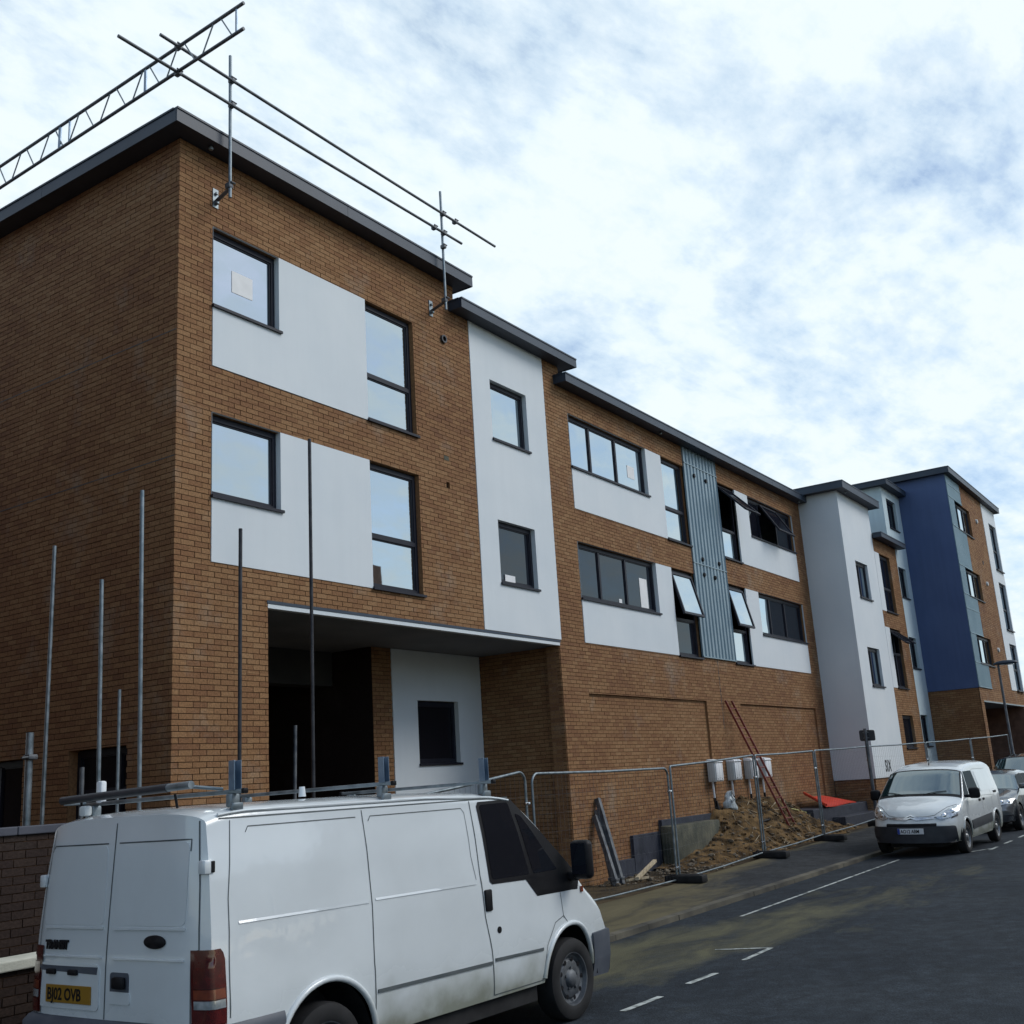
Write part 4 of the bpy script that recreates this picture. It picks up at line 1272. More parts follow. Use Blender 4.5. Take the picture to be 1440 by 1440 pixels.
class Body:
    """car body as stations along x; all patches (glass, lamps, seams) are cut on the same surface"""

    def __init__(s, L, top, width, taper, sill, arches, rc, kf, xf, kr, rake, nexp=3.2, ks=0.06):
        s.L, s.sill, s.arches, s.kf, s.xf, s.kr, s.rake, s.n = L, sill, arches, kf, xf, kr, rake, nexp
        s.top = smooth_tab(top, k=ks)
        s.width, s.taper, s.rc = width, taper, rc

    def zt(s, x): return interp(s.top, x)

    def W(s, x, z): return interp(s.width, x) * interp(s.taper, z)

    def zs(s, x):
        z = s.sill
        for (cx, cz, r) in s.arches:
            d = r * r - (x - cx) ** 2
            if d > 0:
                z = max(z, cz + math.sqrt(d))
        return min(z, s.zt(x) - 0.05)

    def D(s, x, y, z):
        w_ = max(0.3, s.W(x, z))
        q = min(1.0, abs(y) / w_)
        o = -s.kf * sstep((x - s.xf) / (s.L - s.xf)) * (0.55 * q ** 2 + 0.45 * q ** 5)
        e = 1 - sstep(x / 0.7)
        o += e * (s.kr * q ** 7 + s.rake(z))
        return Vector((x + o, y, z))

    def sec(s, x, v, n_side=14):
        zt, zs = s.zt(x), s.zs(x)
        rc = min(interp(s.rc, x), (zt - zs) * 0.6)
        zc = zt - rc
        if v <= 0.6:
            z = zs + (zc - zs) * v / 0.6
            return s.W(x, z), z
        t = (v - 0.6) / 0.4 * math.pi / 2
        y = s.W(x, zc) * max(0, math.cos(t)) ** (2 / s.n)
        return y, zc + rc * math.sin(t) ** (2 / s.n)

    def P(s, x, v, sg=1, off=0.0):
        y, z = s.sec(x, v)
        p = s.D(x, y * sg, z)
        if off:
            e = 0.01
            y1, z1 = s.sec(x, min(1, v + e)); y0, z0 = s.sec(x, max(0, v - e))
            xa, xb = max(0, x - e), min(s.L, x + e)
            ya, za = s.sec(xa, v); yb, zb = s.sec(xb, v)
            tv = s.D(x, y1 * sg, z1) - s.D(x, y0 * sg, z0)
            tx = s.D(xb, yb * sg, zb) - s.D(xa, ya * sg, za)
            nrm = tv.cross(tx) * sg
            if nrm.length > 1e-9:
                p = p + nrm.normalized() * off
        return p

    def side(s, x, z, sg, off=0.004):
        return s.D(x, sg * (s.W(x, z) + off), z)

    def tail(s, y, z, off=0.004):
        p = s.D(0, y, z)
        return Vector((p.x - off, p.y, p.z))

    def nose(s, y, z, off=0.004):
        def inside(x):
            zt = s.zt(x)
            if z > zt:
                return False
            rc = min(interp(s.rc, x), (zt - s.zs(x)) * 0.6)
            zc = zt - rc
            if z <= zc:
                return abs(y) <= s.W(x, z)
            return (abs(y) / max(1e-4, s.W(x, zc))) ** s.n + ((z - zc) / rc) ** s.n <= 1
        a, b = s.L * 0.5, s.L
        if inside(b):
            a = b
        else:
            for _ in range(30):
                m = (a + b) / 2
                if inside(m):
                    a = m
                else:
                    b = m
        p = s.D(a, y, z)
        q = min(1.0, abs(y) / max(.3, s.W(s.L, z)))
        return Vector((p.x + off, p.y + off * q ** 4 * (1 if y > 0 else -1), p.z + off * 0.3))

    def shell(s):
        xs = set(lin(0, s.L, 60)) | {0.02, 0.05, 0.09, s.L - 0.02, s.L - 0.05}
        for (cx, cz, r) in s.arches:
            for k in range(33):
                xs.add(cx - r * math.cos(math.pi * k / 32) * 0.9995)
        xs = sorted(x for x in xs if 0 <= x <= s.L)
        vs = [0.6 * i / 16 for i in range(17)] + [0.6 + 0.4 * i / 12 for i in range(1, 13)]
        mb = MB()
        for sg in (1, -1):
            mb.grid(lambda x, v: s.P(x, v, sg), xs, vs, 0, flip=(sg == -1))
        qs = lin(-1, 1, 20)
        for x, fl in ((0.0, False), (s.L, True)):
            mb.grid(lambda q, v: s.D(x, q * s.sec(x, v)[0], s.sec(x, v)[1]), qs, vs, 0, flip=fl)
        bm = bmesh.new()
        me = mb.mesh('body', [])
        bm.from_mesh(me)
        bmesh.ops.remove_doubles(bm, verts=bm.verts, dist=0.0008)
        bmesh.ops.recalc_face_normals(bm, faces=bm.faces)
        me2 = bpy.data.meshes.new('body')
        bm.to_mesh(me2); bm.free()
        bpy.data.meshes.remove(me)
        me2.polygons.foreach_set('use_smooth', [True] * len(me2.polygons))
        me2.set_sharp_from_angle(angle=R(38))
        return me2


def round_poly(pts, r=0.03, n=4):
    out = []
    m = len(pts)
    for i in range(m):
        a, b, c = Vector(pts[i - 1]), Vector(pts[i]), Vector(pts[(i + 1) % m])
        d1, d2 = (a - b), (c - b)
        rr = min(r, d1.length * .45, d2.length * .45)
        p, q = b + d1.normalized() * rr, b + d2.normalized() * rr
        for k in range(n + 1):
            t = k / n
            out.append(tuple((1 - t) ** 2 * p + 2 * t * (1 - t) * b + t * t * q))
    return out


def patch(fn, poly, nz=10, nx=8, mat=0, mb=None):
    """fill a polygon (convex along its first axis) on the surface fn"""
    mb = mb or MB()
    zs = [p[1] for p in poly]
    z0, z1 = min(zs), max(zs)
    lv = sorted({*lin(z0 + 1e-5, z1 - 1e-5, nz), *[min(max(z, z0 + 1e-5), z1 - 1e-5) for z in zs]})
    rows = []
    for z in lv:
        xs = []
        for (a, b) in zip(poly, poly[1:] + poly[:1]):
            if (a[1] - z) * (b[1] - z) <= 0 and a[1] != b[1]:
                xs.append(a[0] + (b[0] - a[0]) * (z - a[1]) / (b[1] - a[1]))
        if len(xs) >= 2:
            rows.append((min(xs), max(xs), z))
    o = len(mb.v)
    for (a, b, z) in rows:
        for i in range(nx + 1):
            mb.v.append(tuple(fn(a + (b - a) * i / nx, z)))
    for j in range(len(rows) - 1):
        for i in range(nx):
            k = o + j * (nx + 1) + i
            mb.f.append((k, k + 1, k + nx + 2, k + nx + 1)); mb.m.append(mat)
    return mb


def seam(fn, pts, wd=0.007, step=0.06, mb=None, mat=0, closed=False):
    """narrow strip along a polyline on the surface fn"""
    mb = mb or MB()
    if closed:
        pts = list(pts) + [pts[0]]
    q = [Vector(pts[0])]
    for a, b in zip(pts[:-1], pts[1:]):
        a, b = Vector(a), Vector(b)
        n = max(1, int((b - a).length / step))
        q += [a + (b - a) * k / n for k in range(1, n + 1)]
    o = len(mb.v)
    for i, p in enumerate(q):
        d = (q[min(i + 1, len(q) - 1)] - q[max(i - 1, 0)])
        d = d.normalized() if d.length > 1e-9 else Vector((1, 0))
        nn = Vector((-d.y, d.x)) * wd / 2
        mb.v.append(tuple(fn(*(p + nn)))); mb.v.append(tuple(fn(*(p - nn))))
    for i in range(len(q) - 1):
        k = o + 2 * i
        mb.f.append((k, k + 1, k + 3, k + 2)); mb.m.append(mat)
    return mb


def solid_patch(fn, poly, d0, d1, **kw):
    """patch with thickness: fn(u,v,off)"""
    mb = MB()
    patch(lambda u, v: fn(u, v, d1), poly, mb=mb, **kw)
    pts = list(poly) + [poly[0]]
    o = len(mb.v)
    for (u, v) in pts:
        mb.v.append(tuple(fn(u, v, d0))); mb.v.append(tuple(fn(u, v, d1)))
    for i in range(len(pts) - 1):
        k = o + 2 * i
        mb.f.append((k, k + 1, k + 3, k + 2)); mb.m.append(0)
    return mb


def wheel(root, x, y, r, wd, rim_mat, holes=10, plain=False):
    sg = 1 if y > 0 else -1
    c = (x, y, r)
    ax = (0, sg, 0)
    h = wd / 2
    mb = MB()
    mb.lathe([(r * .60, -h * .8), (r * .68, -h), (r * .90, -h), (r * .97, -h * .88), (r, -h * .6), (r, h * .6), (r * .97, h * .88), (r * .90, h), (r * .78, h * 1.02), (r * .68, h), (r * .62, h * .86)], c, ax, 40)
    wl = mb.build('wheel', [M_RUBBER], root, smooth=35)
    mb = MB()
    mb.lathe([(r * .64, h * .88), (r * .66, h * .93), (r * .62, h * .90), (r * .58, h * .55), (r * .50, h * .42), (r * .44, h * .62), (r * .34, h * .68), (r * .24, h * .60), (r * .20, h * .80), (r * .14, h * .92), (0, h * .94)], c, ax, 40)
    for k in range(holes):
        t = 2 * math.pi * k / holes
        q = Vector((math.cos(t) * r * .475, h * .56, math.sin(t) * r * .475))
        mb.lathe([(r * .062, 0.012), (0, 0.013)], Vector(c) + Vector((q.x, sg * q.y, q.z)), ax, 10, 1)
    for k in range(5):
        t = 2 * math.pi * k / 5 + .3
        q = Vector((math.cos(t) * r * .27, h * .62, math.sin(t) * r * .27))
        mb.lathe([(r * .035, 0), (r * .035, 0.018), (0, 0.02)], Vector(c) + Vector((q.x, sg * q.y, q.z)), ax, 6)
    mb.build('rim', [rim_mat, M_INK], wl, smooth=30)
    return wl


def arch_lip(root, b, cx, cz, r, sg, mat, wd=0.012):
    pts = []
    for k in range(25):
        t = math.pi * k / 24
        x, z = cx - r * math.cos(t), cz + r * math.sin(t)
        if z > b.sill:
            pts.append(b.side(x, z, sg, 0.0))
    mb = MB(); mb.tube(pts, wd, 8)
    mb.build('wheel_arch', [mat], root, smooth=60)


def liner(root, cx, cz, r, y0, y1):
    mb = MB()
    mb.grid(lambda t, y: (cx - r * math.cos(t), y, cz + r * math.sin(t)), lin(-.1, math.pi + .1, 20), [y0, y1])
    mb.quad(*[(cx + a * r * 1.1, y0 if abs(y0) < abs(y1) else y1, cz + c_) for a, c_ in ((-1, -.15), (1, -.15), (1, r), (-1, r))])
    mb.build('arch_liner', [M_RUBBER], root)


def pose(h, p, r_, t):
    ch, sh, cp, sp, cr, sr = math.cos(h), math.sin(h), math.cos(p), math.sin(p), math.cos(r_), math.sin(r_)
    m = Matrix(((ch, -sh, 0), (sh, ch, 0), (0, 0, 1))) @ Matrix(((cp, 0, -sp), (0, 1, 0), (sp, 0, cp))) @ Matrix(((1, 0, 0), (0, cr, -sr), (0, sr, cr)))
    return Matrix.Translation(t) @ m.to_4x4()


def underbody(root, x0, x1, hw, z0, z1):
    mb = MB(); mb.box(x0, x1, -hw, hw, z0, z1); mb.build('underbody', [M_RUBBER], root)


# ---------------------------------------------------------------- near white panel van
V1 = thing('panel_van', 'large white panel van with ladder rack on its roof and windowless rear doors', 'van',
           mat=pose(-0.0400, -0.0026, -0.0123, (-4.261, -4.759, -0.013)))
A1 = [(0.985, 0.35, 0.445), (3.90, 0.35, 0.425)]
b1 = Body(4.83,
          top=[(0, 1.93), (0.05, 1.965), (0.35, 1.985), (2.2, 1.985), (3.0, 1.96), (3.28, 1.915), (3.42, 1.83), (4.16, 1.19), (4.30, 1.10), (4.60, 0.97), (4.74, 0.84), (4.79, 0.68), (4.83, 0.60)],
          width=[(0, 0.965), (0.3, 0.975), (3.3, 0.975), (4.0, 0.965), (4.4, 0.94), (4.83, 0.88)],
          taper=[(0.2, 0.93), (0.42, 0.985), (0.62, 1.0), (0.80, 1.0), (0.90, 0.992), (1.02, 0.985), (1.24, 0.972), (1.27, 0.966), (1.6, 0.925), (2.0, 0.845)],
          sill=0.37, arches=A1, rc=[(0, .11), (3.0, .12), (3.4, .10), (4.1, .10), (4.83, .12)], kf=0.20, xf=3.9, kr=0.05,
          rake=lambda z: 0.05 * max(0, z - 1.0) ** 1.2 + 0.0)
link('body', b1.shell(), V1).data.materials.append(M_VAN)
underbody(V1, 0.2, 4.6, 0.55, 0.22, 0.5)
mb = MB(); mb.box(1.5, 3.42, -.9, .9, .24, .40); mb.build('underbody', [M_RUBBER], V1)
SR = lambda x, z, o=0.004: b1.side(x, z, -1, o)
SLf = lambda x, z, o=0.004: b1.side(x, z, 1, o)
for sg, S in ((-1, SR), (1, SLf)):
    for (cx, cz, r) in A1:
        arch_lip(V1, b1, cx, cz, r + 0.012, sg, M_VAN, 0.022)
        liner(V1, cx, cz, r - 0.004, sg * 0.93, sg * 0.56)
    # seams
    mb = MB()
    S2 = lambda x, z: S(x, z, 0.0022)
    seam(S2, [(0.20, 1.87), (0.14, 1.40), (0.13, 0.72)], 0.008, mb=mb)
    seam(S2, [(1.47, 1.87), (1.45, 1.22), (1.43, 0.85), (1.43, 0.38)], 0.009, mb=mb)
    seam(S2, [(2.72, 1.875), (2.70, 1.3), (2.705, 1.18), (2.71, 0.98), (2.755, 0.72), (2.775, 0.395)], 0.011, mb=mb)
    seam(S2, [(2.775, 0.395), (3.44, 0.395), (3.47, 0.50), (3.52, 0.66), (3.66, 0.82), (3.80, 0.86), (3.85, 0.80)], 0.007, mb=mb)
    seam(S2, [(3.80, 0.84), (3.79, 1.05)], 0.007, mb=mb)
    seam(S2, [(0.10, 1.885), (2.0, 1.885), (3.25, 1.885)], 0.010, mb=mb)
    mb.build('panel_seam', [M_SEAM], V1)
    # pressed swages
    mb = MB()
    for (xa, xb) in ((0.22, 1.42), (1.49, 2.64)):
        seam(lambda x, z: S(x, z, 0.004 if z < 1.255 else 0.0), [(xa, 1.253), (xb, 1.243)], 0.016, mb=mb)
    mb.build('swage', [M_VAN], V1)
    mb = MB()
    for (xa, xb) in ((0.34, 1.40), (1.52, 2.60)):
        seam(S2, [(xa, 1.79), (xa + .03, 1.825), (xb, 1.825)], 0.007, mb=mb)
    seam(S2, [(2.60, 1.825), (2.63, 1.79), (2.62, 1.45), (2.645, 1.27)], 0.005, mb=mb)
    mb.build('panel_seam', [M_SEAM], V1)
    # rub strip
    for (xa, xb) in ((1.45, 2.75), (2.79, 3.45)):
        mb = solid_patch(S, [(xa, 0.640), (xb, 0.625), (xb, 0.648), (xa, 0.663)], 0.0, 0.008, nz=2)
        mb.build('rub_strip', [M_SEAM], V1)
    # cab side glass with its black surround
    sur = [(2.83, 1.865), (2.80, 1.83), (2.81, 1.24), (2.84, 1.215), (3.30, 1.205), (3.44, 1.06), (4.10, 1.05), (4.15, 1.13), (3.36, 1.80), (3.28, 1.868)]
    mb = patch(lambda x, z: S(x, z, 0.003), sur, nz=14, nx=10); mb.build('window_surround', [M_INK], V1, smooth=60)
    mb = patch(lambda x, z: S(x, z, 0.006), round_poly([(2.84, 1.84), (2.845, 1.25), (3.36, 1.245), (3.23, 1.845)], .03), nz=12, nx=6); mb.build('side_window', [M_CARGL], V1, smooth=60)
    mb = patch(lambda x, z: S(x, z, 0.006), round_poly([(3.30, 1.75), (3.42, 1.245), (3.78, 1.245), (3.38, 1.72)], .02), nz=10, nx=5); mb.build('quarter_window', [M_CARGL], V1, smooth=60)
    # handle, lock, mirror
    mb = MB()
    p = S(2.765, 1.10, 0.0)
    mb.rbox((p.x, p.y - sg * -0.004, p.z), (0.085, 0.03, 0.165), 0.012); mb.build('door_handle', [M_INK], V1, smooth=40)
    p = S(2.87, 0.865, 0.0)
    mb = MB(); mb.lathe([(.026, 0), (.026, .006), (0, .008)], p, (0, sg, 0), 14); mb.build('lock', [M_INK], V1, smooth=40)
    mb = MB()
    p = S(3.98, 1.30, 0.0)
    mb.rbox((p.x - .02, p.y + sg * 0.17, 1.31), (0.11, 0.20, 0.33), 0.045, 3)
    mb.rbox((p.x + .0, p.y + sg * 0.04, 1.17), (0.09, 0.14, 0.08), 0.025, 2)
    mr = mb.build('mirror', [M_INK], V1, smooth=50)
    mb = MB(); mb.box(p.x - .079, p.x - .077, p.y + sg * .17 - .075, p.y + sg * .17 + .075, 1.19, 1.45); mb.build('mirror_glass', [M_GLASSD], mr)
    mb = solid_patch(S, round_poly([(4.16, 1.02), (4.16, 1.07), (4.22, 1.07), (4.22, 1.02)], .015), 0, .012, nz=3, nx=3); mb.build('indicator', [M_AMBER], V1)
    # tail lamp
    if sg == -1:
        pass
    tl = MB()

    def TLf(u, z, o=0.0, sg=sg):
        # u: -1..0 on the tail, 0..1 along the side
        if u <= 0:
            p = b1.D(0.0, sg * b1.W(0, z) * (1 + u * 0.16), z); return Vector((p.x - o, p.y, z))
        p = b1.D(u * 0.10, sg * (b1.W(u * .10, z) + o), z); return Vector((p.x, p.y, z))
    for (za, zb, mt) in ((1.0, 1.125, M_INK), (0.90, 1.02, M_REDLAMP), (0.84, 0.90, M_AMBER), (0.785, 0.838, M_CLEAR), (0.70, 0.783, M_REDLAMP)):
        rr = round_poly([(-.95, za), (.95, za), (.95, zb), (-.95, zb)], .03 if mt is M_INK else .004)
        if mt is M_INK:
            rr = [(-.95, .695), (.96, .695), (1.0, .9), (.95, 1.06), (.80, 1.10), (.6, 1.122), (-.95, 1.122)]
            m_ = patch(lambda u, z: TLf(u, z, .010), rr, nz=12, nx=14); lamp = m_.build('tail_lamp', [M_REDLAMP], V1, smooth=60)
        else:
            m_ = patch(lambda u, z: TLf(u, z, .014), [(-.80, za + .004), (.88, za + .004), (.86, zb - .002), (-.80, zb - .002)], nz=3, nx=14); m_.build('lens', [mt], lamp, smooth=60)
# wheels
for x in (0.985, 3.90):
    for sg in (-1, 1):
        wheel(V1, x, sg * 0.855, 0.332, 0.21, M_STEELD if True else M_RIM, 9)
# windscreen and headlamps, grille (nose)
mb = MB(); mb.grid(lambda x, v: b1.P(x, v, 1, 0.006), lin(3.44, 4.12, 12), [0.72, .76, .8, .85, .9, .95, 1.0]); mb.grid(lambda x, v: b1.P(x, v, -1, 0.006), lin(3.44, 4.12, 12), [0.72, .76, .8, .85, .9, .95, 1.0], flip=True)
mb.build('windscreen', [M_WSCREEN], V1, smooth=60)
for sg in (-1, 1):
    mb = patch(lambda y, z: b1.nose(y * sg, z, .008), round_poly([(0.52, 0.72), (0.82, 0.70), (0.80, 0.95), (0.62, 0.93)], .04), nz=8, nx=6); mb.build('headlight', [M_CLEAR], V1, smooth=60)
mb = patch(lambda y, z: b1.nose(y, z, .008), round_poly([(-.46, .74), (.46, .74), (.40, .90), (-.40, .90)], .04), nz=6, nx=10); mb.build('grille', [M_PLASTIC], V1, smooth=60)
N1 = lambda y, z, o=.006: b1.nose(y, z, o)
mb = solid_patch(N1, round_poly([(-.80, .25), (.80, .25), (.83, .46), (.82, .655), (-.82, .655), (-.83, .46)], .05), -.02, .028, nz=10, nx=26)
fb = mb.build('front_bumper', [M_BUMPER], V1, smooth=50)
for sg in (-1, 1):
    S = lambda x, z, o=.004, sg=sg: b1.side(x, z, sg, o)
    mb = solid_patch(S, round_poly([(4.335, .29), (4.80, .27), (4.815, .45), (4.80, .655), (4.335, .655)], .02), -.02, .026, nz=10, nx=10)
    mb.build('bumper_end', [M_BUMPER], fb, smooth=50)
# rear doors
TF = lambda y, z, o=0.003: b1.tail(y, z, o)
mb = MB()
T2 = lambda y, z: TF(y, z, 0.0025)
seam(T2, [(0.02, 1.90), (0.045, 1.3), (0.06, 0.69)], 0.010, mb=mb)
seam(T2, [(-.80, 1.88), (-.84, 1.5), (-.86, 1.12), (-.80, 1.11), (-.80, .69)], 0.009, mb=mb)
seam(T2, [(.78, 1.88), (.86, 1.5), (.885, 1.1), (.885, .67)], 0.009, mb=mb)
seam(T2, [(-.86, .692), (.92, .672)], 0.010, mb=mb)
mb.build('panel_seam', [M_SEAM], V1)
for (ya, yb, sg) in ((-.74, -.02, -1), (.10, .80, 1)):
    mb = solid_patch(TF, round_poly([(ya, 1.76), (yb, 1.76), (yb + (.03 if sg > 0 else 0), 1.26), (ya, 1.26)], .05), -.004, .0035, nz=10, nx=8)
    mb.build('rear_door_panel', [M_VAN], V1, smooth=50)
    mb = seam(T2, [(ya - .012, 1.70), (ya - .012, 1.772), (yb + .0, 1.772)] if sg < 0 else [(ya, 1.772), (yb - .03, 1.772), (yb + .01, 1.73)], 0.009)
    mb.build('panel_seam', [M_SEAM], V1)
    for z, zw in ((1.235, .018), (1.055, .012)):
        mb = solid_patch(TF, [(ya, z), (yb, z - .004), (yb, z + zw - .004), (ya, z + zw)], -.002, .010, nz=2, nx=6); mb.build('swage', [M_VAN], V1)
for y, z in ((-.855, 1.60), (.875, 1.54)):
    mb = MB(); p = TF(y, z); mb.rbox((p.x + .01, y * 1.02, z), (.075, .07, .085), .012); mb.build('hinge', [M_VAN], V1, smooth=40)
    mb = MB(); mb.rbox((p.x + .035, y * 1.055, z), (.03, .02, .07), .006); mb.build('hinge_pin', [M_INK], V1)
# number plate recess, plate, lamps, handle
mb = solid_patch(TF, round_poly([(.12, .735), (.84, .735), (.86, 1.015), (.12, 1.015)], .04), .0, .008, nz=8, nx=6); mb.build('plate_panel', [M_VAN], V1, smooth=50)
mb = solid_patch(TF, [(.14, .955), (.82, .965), (.84, 1.0), (.13, 1.0)], .004, .011, nz=2, nx=6); mb.build('plate_recess', [M_BUMPER], V1)
for y in (.40, .66):
    mb = MB(); p = TF(y, .965); mb.rbox((p.x - .014, y, .962), (.03, .10, .035), .01); mb.build('plate_lamp', [M_INK], V1, smooth=40)
px = TF(.45, .83).x - .010
mb = MB(); mb.rbox((px, .455, .825), (.008, .52, .112), .003); pl = mb.build('number_plate', [M_PLATEY], V1)
text('registration_text', 'BJ02 OVB', 0.105, axes((0, -1, 0), (0, 0, 1), (-1, 0, 0), (px - .0055, .695, .789)), M_INK, pl, 0.0008, sx=0.92, bold=0.0025)
text('lettering', 'TRANSIT', 0.078, axes((0, -1, 0), (0, 0, 1), (-1, 0, 0), (TF(.6, 1.13).x - .005, .76, 1.105)), M_INK, V1, 0.004, sx=0.86, shear=0.15, bold=0.004)
mb = MB(); bx = TF(-.47, 1.165).x - .004
mb.lathe([(0, .012), (.052, .010), (.060, .004), (.060, -.004)], (0, 0, 0), (-1, 0, 0), 28)
mb.v = [(v[0] + bx, v[1] * 1.80 - .46, v[2] * .68 + 1.165) for v in mb.v]
mb.build('oval_badge', [M_INK], V1, smooth=40)
mb = solid_patch(TF, round_poly([(-.20, .80), (.0, .80), (.0, .975), (-.20, .975)], .025), .0, .004, nz=5, nx=4); mb.build('handle_recess', [M_BUMPER], V1)
mb = solid_patch(TF, round_poly([(-.215, .785), (.015, .785), (.015, .86), (-.215, .86)], .02), .0, .0075, nz=4, nx=4); mb.build('handle_surround', [M_VAN], V1)
mb = MB(); mb.rbox((TF(-.1, .92).x - .018, -.115, .915), (.035, .125, .075), .016); mb.build('door_handle', [M_INK], V1, smooth=40)
# rear bumper wrapping round to the wheel arch
mb = MB()
pr = [(0.34, .02), (.40, .055), (.52, .07), (.64, .065), (.675, .03), (.69, -.01)]
mb.grid(lambda q, k: Vector((b1.D(0, q * .96, .6).x - pr[k][1], q * (.965 + pr[k][1] * .35), pr[k][0])), lin(-1, 1, 24), range(6))
for sg in (-1, 1):
    mb.grid(lambda x, k: Vector((x + (b1.D(0, .96, .6).x - pr[k][1]) * (1 - x / .60), sg * (b1.W(x, pr[k][0]) * (1 - x / .6) + b1.W(x, pr[k][0]) * (x / .6) + pr[k][1] * (.35 + .1 * 0) * (1 - .5 * x)), pr[k][0])), lin(0, .60, 6), range(6))
mb.build('rear_bumper', [M_BUMPER], V1, smooth=60)
# gutter rails and roof ribs
for sg in (-1, 1):
    mb = MB(); mb.tube([b1.P(x, .66, sg, 0.010) for x in lin(.1, 3.25, 24)], .011, 6); mb.build('gutter_rail', [M_VAN], V1, smooth=60)
# roof bars with ladder stops
for i, x in enumerate((0.36, 1.78, 3.01)):
    zt = b1.zt(x)
    bz = zt + .065
    mb = MB(); mb.rbox((x, 0, bz), (.035, 1.80, .028), .006); bar = mb.build('roof_bar', [M_GALV], V1, smooth=40)
    for sg in (-1, 1):
        mb = MB(); mb.rbox((x, sg * .775, bz - .055), (.075, .06, .085), .012); mb.rbox((x, sg * .815, bz - .095), (.09, .03, .05), .008); mb.build('bar_clamp', [M_GALV], bar, smooth=40)
        mb = MB(); mb.rbox((x, sg * .895, bz), (.042, .03, .036), .008); mb.build('end_cap', [M_INK], bar, smooth=40)
        if sg == -1:
            mb = MB()
            mb.rbox((x - .028, -.80, bz + .105), (.006, .058, .19), .002); mb.rbox((x + .028, -.80, bz + .105), (.006, .058, .19), .002); mb.rbox((x, -.772, bz + .105), (.056, .006, .19), .002)
            mb.build('ladder_stop', [M_RETRO], bar)
mb = MB(); mb.tube([(.15, .86, 2.085), (.15, -.38, 2.105)], .029, 14); mb.build('roller', [M_PLASTIC], V1, smooth=50)
mb = MB(); mb.tube([(.15, -.38, 2.105), (.15, -.62, 2.11)], .026, 12); mb.tube([(.15, .84, 2.06), (.30, .80, 2.06)], .012, 8); mb.tube([(.15, -.6, 2.10), (.34, -.70, 2.07)], .012, 8)
mb.build('roller_arm', [M_GALV], V1, smooth=50)
for y in (.62, -.45):
    mb = MB(); mb.tube([(.15, y, 2.06), (.17, y, 1.97)], .009, 6); mb.build('roller_bracket', [M_INK], V1)
mb = MB(); mb.rbox((.36, .70, 2.13), (.05, .07, .16), .015); mb.build('ladder_stop', [M_PLATEW], V1, smooth=40)
mb = MB(); mb.rbox((.12, .52, 2.0), (.06, .08, .07), .015); mb.build('rear_lamp', [M_BOX], V1, smooth=40)
mb = MB(); mb.tube([(1.5, -.2, 2.0), (1.5, -.2, 2.075)], [.03, .022], 10); mb.build('roof_vent', [M_VAN], V1, smooth=40)

# ---------------------------------------------------------------- small white van facing the camera
zf, zr = road_z(15.47, -4.85), road_z(18.2, -4.85)
V2 = thing('small_van', 'small white van with black lower bumper and bonnet chevrons, parked at the kerb', 'van',
           mat=pose(3.123, (zf - zr) / 2.73 - .006, -0.018, (18.956, -4.914, zr + .045)))
A2 = [(0.77, 0.32, 0.375), (3.50, 0.32, 0.375)]
b2 = Body(4.38,
          top=[(0, 1.70), (0.06, 1.755), (0.4, 1.80), (1.4, 1.82), (2.2, 1.79), (2.60, 1.72), (2.78, 1.64), (3.42, 1.16), (3.56, 1.10), (3.85, 1.03), (4.12, 0.93), (4.26, 0.82), (4.34, 0.68), (4.38, 0.58)],
          width=[(0, 0.88), (0.4, 0.905), (3.2, 0.905), (3.8, 0.895), (4.38, 0.82)],
          taper=[(0.18, 0.92), (0.35, 0.98), (0.55, 1.0), (0.85, 0.995), (1.05, 0.98), (1.12, 0.965), (1.7, 0.80), (1.85, 0.76)],
          sill=0.27, arches=A2, rc=[(0, .16), (2.6, .15), (2.85, .09), (3.4, .10), (3.8, .16), (4.38, .14)], kf=0.32, xf=3.45, kr=0.06, rake=lambda z: .03 * max(0, z - 1), nexp=2.7)
link('body', b2.shell(), V2).data.materials.append(M_VAN)
underbody(V2, 0.2, 4.1, 0.52, 0.17, 0.45)
